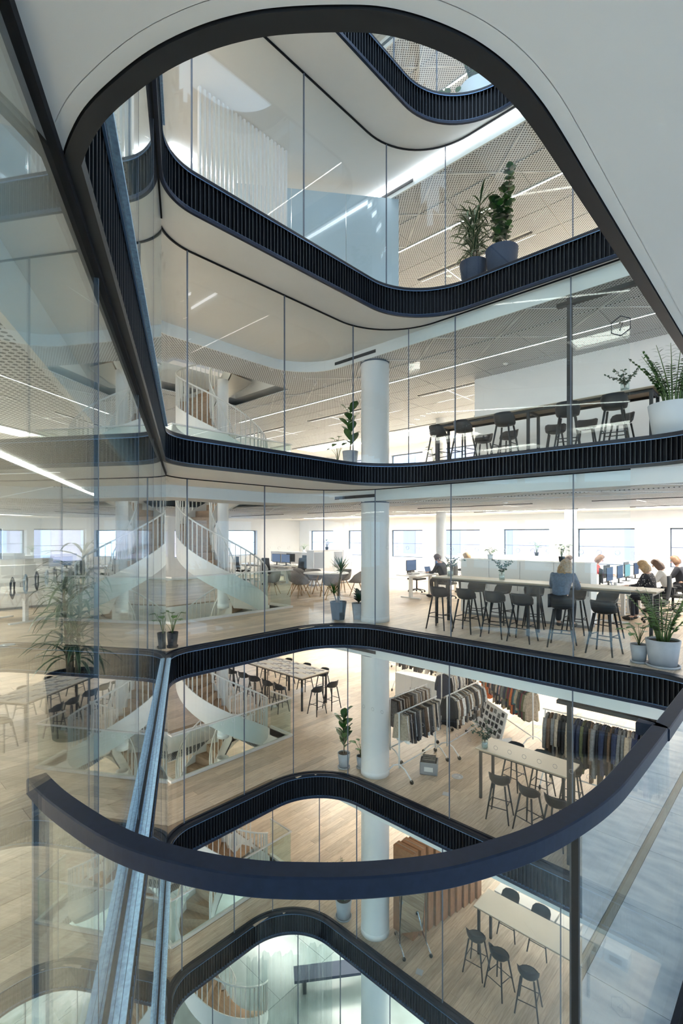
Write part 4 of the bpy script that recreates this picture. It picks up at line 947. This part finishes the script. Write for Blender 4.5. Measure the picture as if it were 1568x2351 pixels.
for i, (u, v, z, s_, lb) in enumerate(((-13.9, 14.0, 1.38, .45, 'small upright plant on the shelf unit behind the yucca'), (-17.0, 15.6, 1.17, .4, 'small plant on the cabinet behind the meeting table'), (-6.6, 16.8, 1.27, .5, 'small plant in a dark pot on the far cabinet near the windows'), (-5.6, 11.35, 1.39, .3, 'small plant on the storage partition, column end'), (-3.9, 11.35, 1.39, .42, 'wiry plant on the storage partition, behind the standing woman'), (-5.6, 16.8, 1.27, .4, 'round green plant on the far cabinet'))):
    smallplant((u, v, z), s_, lb, .07, .12, 'potblack' if i % 2 == 0 else 'potwhite', 12, False, .8)
# side room desks and chairs (seen through the side glass)
for i, (px, py, rz, s_) in enumerate(((25, 1425, .3, 'nearest the side glass'), (-60, 1400, .3, 'cut by the picture edge'))):
    u, v = PE(px, py, 0); DESK.put((u, v, 0), rz, f'white desk in the side room, {s_}', G)
    CHAIR.put((u + .1, v - .75, 0), rz, f'black office chair in the side room at the desk {s_}', 'office chairs')
# ---------------- people ----------------
def skinmesh(name, verts, edges, root, mt, parent, sub=2):
    me = bpy.data.meshes.new(name); me.from_pydata([v[:3] for v in verts], edges, []); o = bpy.data.objects.new('tmp', me); COL.objects.link(o)
    o.modifiers.new('s', 'SKIN'); o.modifiers['s'].use_smooth_shade = True
    for i, v in enumerate(verts): me.skin_vertices[0].data[i].radius = (v[3], v[4] if len(v) > 4 else v[3]); me.skin_vertices[0].data[i].use_root = (i == root)
    m2 = o.modifiers.new('d', 'SUBSURF'); m2.levels = sub
    dg = bpy.context.evaluated_depsgraph_get(); nm = bpy.data.meshes.new_from_object(o.evaluated_get(dg)); COL.objects.unlink(o); bpy.data.objects.remove(o)
    nm.name = name; nm.materials.clear(); nm.materials.append(mt)
    nm.polygons.foreach_set('use_smooth', [True] * len(nm.polygons))
    return link(name, nm, parent)
def person(loc, rz, label, seat, lean, hair, top, trous, longhair=.12, arm='desk', headtilt=.3, foot_z=.0, deskh=.75, cap=None):
    o = thing('person', label, 'person', loc, rz)
    hip = Vector((0, 0, seat + .10)); d = Vector((0, math.sin(lean), math.cos(lean)))
    waist = hip + d * .17; chest = hip + d * .40; neck = hip + d * .54; hd = Vector((0, math.sin(lean + headtilt), math.cos(lean + headtilt)))
    head0 = neck + hd * .07; head = neck + hd * .17; crown = neck + hd * .25
    V = []; E_ = []
    def a(p, r, r2=None): V.append((p.x, p.y, p.z, r, r2 or r)); return len(V) - 1
    def e(*ix):
        for i, j in zip(ix, ix[1:]): E_.append((i, j))
    h = a(hip, .14, .11); w_ = a(waist, .12, .095); c = a(chest, .15, .10); n = a(neck, .05); h0 = a(head0, .055); h1 = a(head, .082, .095); cr = a(crown, .06, .07); e(h, w_, c, n, h0, h1, cr)
    knees = []; arms = []
    for s_ in (-1, 1):
        k1 = a(Vector((s_ * .10, .02, seat + .07)), .085); k2 = a(Vector((s_ * .12, .40, seat + .06)), .058); k3 = a(Vector((s_ * .12, .36, foot_z + .10)), .038); k4 = a(Vector((s_ * .13, .48, foot_z + .05)), .035); e(h, k1, k2, k3, k4); knees.append((k1, k2, k3, k4))
        sh = a(chest + d * .07 + Vector((s_ * .17, 0, 0)), .055); el = a(chest + Vector((s_ * .23, .14, -.17)), .042)
        ha = Vector((s_ * .13, chest.y + .40, deskh + .03)) if arm == 'desk' else Vector((s_ * .1, chest.y + .3, deskh + .03))
        wr = a(ha, .026); hn = a(ha + Vector((0, .07, -.005)), .03, .018); e(c, sh, el, wr, hn); arms.append((sh, el, wr, hn))
        for q in range(4): f1 = a(ha + Vector((-.028 + q * .019, .115, 0)), .0085); f2 = a(ha + Vector((-.03 + q * .02, .145 + .01 * (q in (1, 2)), -.014)), .0075); e(hn, f1, f2)
        t1 = a(ha + Vector((-s_ * .04, .06, 0)), .010); t2 = a(ha + Vector((-s_ * .055, .09, -.005)), .0085); e(wr, t1, t2)
    skinmesh('body', V, E_, h, M['skin'], o)
    # garments: thicker shells over torso and arms, and over the legs
    V2 = []; E2 = []
    def a2(i, g): x, y, z, r, r2 = V[i]; V2.append((x, y, z, r + g, r2 + g)); return len(V2) - 1
    q = [a2(h, .02), a2(w_, .028), a2(c, .035)]; E2 += [(0, 1), (1, 2)]
    md = neck.lerp(chest, .5); V2.append((md.x, md.y, md.z, .125, .105)); E2.append((2, 3))
    nk = neck.lerp(chest, .05); V2.append((nk.x, nk.y, nk.z, .085, .08)); E2.append((3, 4))
    for (sh, el, wr, hn) in arms:
        i1 = a2(sh, .026); i2 = a2(el, .014); p = Vector(V[el][:3]).lerp(Vector(V[wr][:3]), .8); V2.append((p.x, p.y, p.z, .04, .04)); i3 = len(V2) - 1; E2 += [(2, i1), (i1, i2), (i2, i3)]
    skinmesh('top_garment', V2, E2, 0, M[top], o)
    V2 = [(hip.x, hip.y, hip.z - .03, .15, .12)]; E2 = []
    for kk in knees:
        ix = []
        for j, i in enumerate(kk[:3]): ix.append(a2(i, .016))
        E2 += [(0, ix[0]), (ix[0], ix[1]), (ix[1], ix[2])]
    skinmesh('trousers', V2, E2, 0, M[trous], o)
    for kk in knees:
        x, y, z = V[kk[3]][:3]; MB().ball((x, y - .02, z), (.048, .13, .048), 12, 8).build('shoe', M['shoe'], o)
    R3 = Matrix.Rotation(-(lean + headtilt), 3, 'X'); fwd = R3 @ Vector((0, 1, 0)); side = Vector((1, 0, 0)); up = R3 @ Vector((0, 0, 1))
    hb = MB(); HM = Matrix.Translation(head + up * .015) @ R3.to_4x4()
    # hair cap: back and top of an ellipsoid, falling to the shoulders
    vs = []; fs = []; n1, n2 = 14, 9
    for i in range(n2 + 1):
        t = i / n2; th = t * 2.35
        for j in range(n1 + 1):
            ph = PI + (j / n1 - .5) * (2 * PI * (.98 - .36 * min(1, t * 1.4))) - PI / 2 - PI
            rr = 1 + .05 * math.sin(j * 2.3 + i); x = .108 * math.sin(th) * math.cos(ph) * rr; y = .118 * math.sin(th) * math.sin(ph) * rr; z = .125 * math.cos(th) - (longhair * (t - .6) * 2.5 if t > .6 else 0)
            if t > .75: x *= 1.25 + .1 * math.sin(j * 1.7); y *= 1.15
            vs.append(HM @ Vector((x, y, z)))
    for i in range(n2):
        for j in range(n1): a_ = i * (n1 + 1) + j; fs.append((a_, a_ + 1, a_ + n1 + 2, a_ + n1 + 1))
    hb.add(vs, fs, True); hb.build('hair', M[hair], o, False)
    fc = head - up * .0
    MB().ball(tuple(fc + fwd * .098 - up * .015), (.012, .02, .02), 8, 6).build('nose', M['skin'], o)
    for s_ in (-1, 1): MB().ball(tuple(fc + fwd * .085 + side * s_ * .032 + up * .01), .011, 8, 6).build('eye', M['black'], o); MB().ball(tuple(fc + side * s_ * .088 - up * .005), (.012, .02, .028), 8, 6).build('ear', M['skin'], o)
    MB().ball(tuple(fc + fwd * .086 - up * .045), (.026, .008, .006), 8, 5).build('mouth', M['red'], o)
    return o
person((-3.17, 9.1, 0), .05, 'blonde woman in a blue denim jacket perched on a stool at the office high table', .74, .55, 'blond', 'denim', 'navy', .2, foot_z=.28, deskh=1.07, headtilt=.25)
person((-2.48, 13.0, 0), H_ - .1, 'curly blonde woman in a black floral top seated at the lit desks', .50, .2, 'blond', 'floral', 'navy', .1, deskh=.76)
person((-2.42, 14.65, 0), H_, 'brown-haired woman in a cream jumper seated behind the floral woman', .50, .35, 'brown', 'knit', 'navy', .12, deskh=.76)
person((-2.4, 16.2, 0), H_, 'short-haired person seated at the last desk, cut by the picture edge', .50, .15, 'ginger', 'navy', 'navy', .06, deskh=.76)
person((-4.72, 16.25, 0), -H_ + .2, 'person in a red shirt seated beyond the white partition', .5, .3, 'ginger', 'red', 'navy', .08, deskh=.76)
person((-5.3, 15.2, 0), -1.2, 'dark-haired person seated beside the person in red', .5, .3, 'brown', 'navy', 'navy', .05, deskh=.76)
person((-8.2, 13.5, 0), H_, 'person in dark clothes seated at the desks behind the column', .5, .3, 'brown', 'navy', 'navy', .0, deskh=.76)
person((-8.1, 15.1, 0), H_, 'blonde person in dark clothes seated second behind the column', .5, .25, 'blond', 'navy', 'navy', .1, deskh=.76)
# ---------------- clothes racks ----------------
PAL = [('black', (.012, .012, .015)), ('charcoal', (.05, .05, .055)), ('grey', (.20, .20, .20)), ('brown', (.13, .08, .05)), ('beige', (.46, .38, .29)), ('white', (.78, .77, .75)), ('navy', (.02, .03, .07)), ('burgundy', (.16, .02, .03)), ('olive', (.10, .11, .05)), ('pink', (.55, .34, .32)), ('teal', (.03, .16, .19)), ('orange', (.6, .14, .03))]
CM = [mat('cloth_' + n, c, .85, noise=.25, scale=25) for n, c in PAL]
def gmesh(kind, seed):
    r = random.Random(seed); b = MB(); L = {'skirt': .62, 'top': .72, 'coat': 1.12}[kind]; n = 8; vs = []
    for i in range(n + 1):
        t = i / n
        if kind == 'skirt': w_ = .17 + .07 * t
        else: w_ = (.06 + (.20 - .06) * min(1, t * 7)) if t < .15 else .19 + .03 * t
        z = -.05 - L * t
        for j in range(9):
            x = (j / 8 - .5) * 2 * w_; th = .022 + .012 * math.sin(j * 2.1 + seed) * t
            vs.append((x, th, z + .02 * math.sin(j * 1.3 + seed) * t))
        for j in range(9):
            x = (j / 8 - .5) * 2 * w_; th = -.022 - .012 * math.sin(j * 1.7 + seed * 2) * t
            vs.append((x, th, z + .02 * math.sin(j * 1.3 + seed) * t))
    fs = []
    for i in range(n):
        a = i * 18
        for j in range(8): fs += [(a + j, a + j + 1, a + 19 + j, a + 18 + j), (a + 9 + j, a + 27 + j, a + 28 + j, a + 10 + j)]
        fs += [(a, a + 18, a + 27, a + 9), (a + 8, a + 17, a + 35, a + 26)]
    b.add(vs, fs, True)
    if kind != 'skirt':
        for s_ in (-1, 1): b.tube([(s_ * .17, 0, -.12), (s_ * .23, .01, -.35), (s_ * .245, .02, -.1 - L * .6)], [.05, .045, .035], 8)
    b.tube([(-.19, 0, -.09), (0, 0, -.03), (.19, 0, -.09)], .006, 4); b.tube([(0, 0, -.03), (0, 0, .0), (.015, 0, .02), (0, 0, .035), (-.012, 0, .022)], .003, 4)
    me = b.mesh('garment'); me.materials.append(CM[0]); return me
GM = {kd: [gmesh(kd, s_) for s_ in (1, 5, 9)] for kd in ('skirt', 'top', 'coat')}
def rack(u, v, ang, L, h, lab, e, garments, kd, where, cols, step=.045, shelf=True):
    o = thing('clothes_rack', lab, 'clothes rack', (u, v, e), ang)
    for s_ in (0, L):
        MB().tube([(s_, 0, .25), (s_, 0, h)], .018, 8).build('upright', M['trimwhite'], o)
        MB().tube([(s_, 0, .34), (s_, .16, .27), (s_, .32, .10), (s_, .34, .07)], .016, 8).tube([(s_, 0, .34), (s_, -.16, .27), (s_, -.32, .10), (s_, -.34, .07)], .016, 8).build('foot', M['trimwhite'], o)
        for y in (-.34, .34):
            c = MB().lathe([(0, -.014), (.045, -.014), (.05, -.006), (.05, .006), (.045, .014), (0, .014)], 16, Matrix.Translation((s_, y, .05)) @ Matrix.Rotation(PI / 2, 4, 'Y')).build('caster', M['rubber'], o)
    MB().tube([(-.05, 0, h), (L + .05, 0, h)], .015, 8).build('hanging_rail', M['trimwhite'], o); MB().tube([(0, 0, .30), (L, 0, .30)], .015, 8).build('lower_rail', M['trimwhite'], o)
    ca, sa = math.cos(ang), math.sin(ang); n = int((L - .1) / step) if garments is None else garments
    cnt = {}
    for i in range(n):
        s_ = .06 + (L - .12) * i / max(1, n - 1); ci = R.choice(cols); g = link('garment', R.choice(GM[kd]), None, (u + ca * s_, v + sa * s_, e + h - .018), (0, 0, ang + PI / 2 + R.uniform(-.12, .12)))
        g.material_slots[0].link = 'OBJECT'; g.material_slots[0].material = CM[ci]; g.scale = (R.uniform(.85, 1.05), R.uniform(.7, 1.2), R.uniform(.82, 1.08))
        cnt[ci] = cnt.get(ci, -1) + 1; tag(g, f'{PAL[ci][0]} {dict(skirt="skirt", top="shirt", coat="coat")[kd]} on {where}, {ORD[cnt[ci]]} {PAL[ci][0]} one along', 'clothing', f'{PAL[ci][0]} garments on {where}')
e = E[-1]
rack(-6.62, 8.98, PI / 2, 1.5, 1.5, 'white wheeled clothes rack standing right behind the column', e, None, 'skirt', 'the rack right behind the column', [0, 1, 2, 3, 4, 5, 2, 4, 1], .042)
rack(-6.45, 10.75, PI / 2, 1.6, 1.5, 'white wheeled clothes rack second in line behind the column', e, None, 'top', 'the second rack in line behind the column', [0, 2, 4, 5, 5, 3, 1], .045)
rack(-7.35, 9.6, PI / 2, 1.6, 1.5, 'white wheeled clothes rack half hidden by the column', e, None, 'skirt', 'the rack half hidden by the column', [2, 3, 4, 1, 5], .05)
rack(-7.5, 12.2, PI / 2, 1.7, 1.55, 'white wheeled rack of light blouses farther behind the column', e, None, 'top', 'the farther rack of light blouses', [5, 5, 4, 6, 2, 0], .05)
rack(-7.0, 14.0, -.62, 2.4, 1.5, 'long white wheeled rack of many coloured clothes at the back', e, None, 'top', 'the long coloured rack at the back', [0, 7, 9, 11, 10, 1, 4, 2, 6, 8, 0], .05)
rack(-4.15, 11.05, 0.03, 2.3, 1.65, 'white wheeled rack of long coats behind the small high table', e, 30, 'coat', 'the coat rack behind the small high table', [0, 6, 3, 4, 1, 2, 8, 9, 4, 2, 0])
rack(-10.6, 14.2, .2, 2.0, 1.55, 'white wheeled rack with few dark clothes beyond the print table', e, 14, 'top', 'the rack beyond the print table', [0, 1, 4, 5])
rack(-12.4, 16.0, .1, 2.0, 1.55, 'white wheeled rack near the rear wall beyond the print table', e, 22, 'top', 'the rack near the rear wall', [0, 1, 2, 6])
cabinet(-9.9, 13.2, 2.0, .5, .9, e, 'low white cabinet beyond the print table, column end', 3)
# swatch board, crate
o = thing('swatch_board', 'white board pinned with dark fabric swatches behind the racks', 'board', (-7.3, 13.3, e), -.62); MB().box(0, 1.9, 0, .03, .05, .85, Matrix.Rotation(-.25, 4, 'X')).build('board', M['paper'], o)
MB().box(0, .06, -.3, .35, 0, .16).box(1.84, 1.9, -.3, .35, 0, .16).build('foot', M['trimwhite'], o)
for i in range(9):
    for j in range(4): MB().box(.1 + i * .2, .22 + i * .2, -.012, 0, .12 + j * .18, .23 + j * .18, Matrix.Rotation(-.25, 4, 'X') @ Matrix.Rotation(R.uniform(-.12, .12) * .2, 4, 'Y')).build('swatch', CM[R.choice([0, 1, 1, 2, 3])], o)
u, v = PE(985, 1772, e); o = thing('crate', 'grey fabric crate full of folded samples on the floor beside the rack', 'crate', (u, v, e), .5)
MB().box(-.2, .2, -.17, .17, 0, .02).box(-.2, -.185, -.17, .17, 0, .28).box(.185, .2, -.17, .17, 0, .28).box(-.2, .2, -.17, -.155, 0, .28).box(-.2, .2, .155, .17, 0, .28).build('body', M['plastic'], o)
MB().box(-.10, .10, -.176, -.17, .08, .18).build('label_plate', M['paper'], o)
for i in range(7): tag(link('fabric_sample', MB().box(-.15, .15, -.01, .01, 0, .30).mesh('sample'), None, (u + .0, v, e + .03), None), f'folded sample in the fabric crate, {ORD[i]} from the front', 'fabric', 'folded samples in the crate'); q = [x for x in bpy.data.objects if x.name.startswith('fabric_sample')][-1]; q.data.materials.append(CM[1 + i % 2]); q.rotation_euler = (0, 0, .5); q.location = (u - math.sin(.5) * (-.12 + i * .04), v + math.cos(.5) * (-.12 + i * .04), e + .02 + .004 * i)
# ---------------- cardboard box floor ----------------
e = E[-2]
for i in range(10):
    o = thing('wardrobe_box', f'tall narrow brown cardboard box behind the column, {ORD[i]} from the atrium', 'box', (-6.95 + .05 * i, 9.2 + i * .24, e), R.uniform(-.02, .02), 'cardboard boxes behind the column')
    MB().box(0, .55, 0, .215, 0, 1.95).build('carton', M['card'], o); MB().box(-.004, 0, .07, .145, 1.2, 1.45).build('label_sticker', M['paper'], o); MB().box(-.003, .55, .095, .12, 1.95, 1.953).build('tape', M['tableedge'], o)
u, v = PE(948, 2172, e); o = thing('wheeled_mirror', 'tall chrome wheeled dressing mirror leaning on its frame', 'mirror', (u, v, e), .9)
for s_ in (-.3, .3):
    MB().tube([(s_, -.35, .08), (s_, .35, .08)], .018, 8).build('foot', M['chrome'], o)
    for y in (-.35, .35): MB().ball((s_, y, .04), .04, 10, 6).build('caster', M['rubber'], o)
MB().tube([(-.3, 0, .08), (-.3, 0, 1.5), (.3, 0, 1.5), (.3, 0, .08)], .016, 8).build('frame', M['chrome'], o)
T_ = Matrix.Translation((0, 0, .95)) @ Matrix.Rotation(.18, 4, 'X'); MB().box(-.26, .26, -.01, .01, -.75, .75, T_).build('mirror_panel', M['mirror'], o); MB().box(-.275, .275, .011, .02, -.765, .765, T_).build('mirror_back', M['black'], o)
for i in range(6):
    u, v = PE(1035 + i * 22, 2040 + i * 12, e); o = thing('storage_box', f'lidded storage box in the low row behind the lowest table, {ORD[i]} from the column', 'box', (-5.6 + i * .5, 11.6, e), 0, 'storage boxes behind the lowest table')
    MB().box(0, .44, 0, .34, 0, .26, None, 1.0).build('body', M['potwhite'], o); MB().box(-.01, .45, -.01, .35, .26, .285).build('lid', M['trimwhite'], o); MB().box(.1, .34, -.006, 0, .08, .2).build('contents', CM[(i * 5) % 12], o)
# ---------------- upper floor partition, slatted screen ----------------
e = E[2]; zt = E[3] - TH[3]
o = thing('partition', 'large pale blue glass partition on the upper floor beside the plants', 'partition', (0, 0, 0))
a = Vector(PZ(914, 10.7)); d = (Vector(PZ(540, 10.2)) - a).normalized()
Mx = Matrix.Translation((a.x, a.y, e)) @ Matrix.Rotation(math.atan2(d.y, d.x), 4, 'Z'); M['pale'] = mat('pale_panel', (.52, .64, .72), .25)
for i in range(3): MB().box(i * 1.16, i * 1.16 + 1.15, 0, .05, 0, zt - e - .24, Mx).build('panel', M['pale'], o)
o = tag(MB().box(-6.1, 7.9, 11.5, 11.62, E[1], E[2] - TH[2] - .23).build('wall_partition', M['white']), 'white room wall behind the long table, floor marked seven', 'wall', kind='structure')
o = thing('slatted_screen', 'tall screen of white vertical slats on the upper floor near the corner', 'screen', (-7.35, 0, e))
sm_ = MB().box(-.03, .03, -.018, .018, 0, zt - e - .02).mesh('slat'); sm_.materials.append(M['trimwhite'])
y0, y1 = PZ(440, 8.39)[1], PZ(638, 9.75)[1]; n = 22
for i in range(n): link('slat', sm_, o, (0, y0 + (y1 - y0) * i / (n - 1), 0))
MB().box(-.03, .03, y0 - .05, y1 + .05, 0, .04).build('bottom_rail', M['trimwhite'], o)
# ---------------- bottom hall ----------------
e = E[-3]; o = thing('plastic_curtain', 'translucent plastic dust sheet hanging in the bottom hall', 'curtain')
for (px, z_, wd) in ((590, 11.6, .5), (645, 11.75, .9), (725, 12.0, .8)):
    u, v = PZ(px, z_); b = MB(); vs = []; n = 24
    for i in range(n + 1):
        t = i / n; x = (t - .5) * wd; y = .07 * math.sin(t * 19) + .04 * math.sin(t * 43)
        for z in (0.02, 3.2): vs.append((u + CS * x - SN * y * (1.6 if z < 1 else 1), v + SN * x + CS * y, e + z))
    b.add(vs, [(2 * i, 2 * i + 2, 2 * i + 3, 2 * i + 1) for i in range(n)], True).build('sheet', M['sheet'], o, False)
for i, (pa, pb) in enumerate((((430, 2290), (530, 2420)), ((790, 2330), (900, 2230)))):
    pass
hb_ = thing('bench', 'long dark bench standing across the bottom hall floor', 'bench', (*PZ(800, 14.5), e), .9); MB().box(-1.6, 1.6, -.25, .25, .38, .46).build('seat', M['potblue'], hb_)
for s_ in (-1.3, 1.3): MB().box(s_ - .05, s_ + .05, -.2, .2, 0, .38).build('leg', M['black'], hb_)
for i in range(9): MB().box(-19, -10.8 - .0, 0 + i * 1.8, 1.79 + i * 1.8, e - .0109, e).build('tile', M['hall'], slab_root[-3])
# ---------------- markings on the glass ----------------
def glassrun(k, v_off=.085):
    return RV + v_off
def ring(par, u, v, z, ang, r, mt):
    n = 14; pts = [(u + r * math.cos(2 * PI * i / n) * math.cos(ang), v + r * math.cos(2 * PI * i / n) * math.sin(ang), z + r * math.sin(2 * PI * i / n)) for i in range(n)]
    MB().tube(pts, .003, 4, closed=True).build('ring_mark', mt, par, False)
GZ = RV + .088
for k, zz0 in ((1, 1.40), (0, 1.72), (-1, 1.68)):
    o = thing('glass_marking', f'row of small printed rings on the atrium glass, {NAMES[k]}', 'sign'); n = 0
    u = FU[k] + 1.35
    while u < -1.7: 
        ring(o, u, GZ, E[k] + zz0 + (.0), 0, .035, M['plastic' if k == -1 else 'ringm']); u += .26; n += 1
    v = lv(FU[k]) + .9
    while v < 6.9 and k > -2: ring(o, FU[k] - .088, v, E[k] + zz0, PI / 2, .035, M['ringm']); v += .26
def glyph(strokes, par, x, z, s, mt):
    for st_ in strokes: MB().tube([(x + a * s, GZ, z + b * s) for a, b in st_], .008, 5).build('stroke', mt, par)
DIG = {'7': [[(-.18, .38), (.22, .38), (-.08, -.42)]], '5': [[(.22, .4), (-.18, .4), (-.22, .02), (.0, .1), (.2, .02), (.24, -.18), (.1, -.38), (-.1, -.4), (-.24, -.3)]], '4': [[(.12, -.42), (.12, .4), (-.26, -.16), (.26, -.16)]]}
for k, dg, py in ((1, '7', 748), (-1, '5', 1797), (-2, '4', 2312)):
    u, _ = PV(1425, GZ); zz_ = EYE - (py - HY) * (GZ / (SN * (1425 - CX) / FPX + CS)) / FPX
    o = thing('number_sign', f'hexagon outline with a printed {dict([("7","seven"),("5","five"),("4","four")])[dg]} on the atrium glass', 'sign'); hx = [(.5 * math.sin(i * PI / 3), .5 * math.cos(i * PI / 3)) for i in range(6)]
    MB().tube([(u + a * .30, GZ, zz_ + b * .30) for a, b in hx], .008, 5, closed=True).build('hexagon', M['ringd'], o); glyph(DIG[dg] if dg != '7' else [[(-.16, .3), (.2, .3), (-.1, -.42)]], o, u, zz_, .16, M['ringd'])
o = thing('glass_marking', 'row of small hexagon outlines on the side glass close to the camera', 'sign'); nl = Vector((-.491, -.871)) * .088
for i in range(46):
    t = 0.95 + .09 * i; p = L0 + LD * t + nl
    MB().tube([(p.x + LD.x * .013 * math.sin(j * PI / 3), p.y + LD.y * .013 * math.sin(j * PI / 3), 1.885 + .022 * math.cos(j * PI / 3)) for j in range(6)], .0024, 4, closed=True).build('hexagon_mark', M['ringd'] if i % 2 == 0 else M['ringm'], o, False)
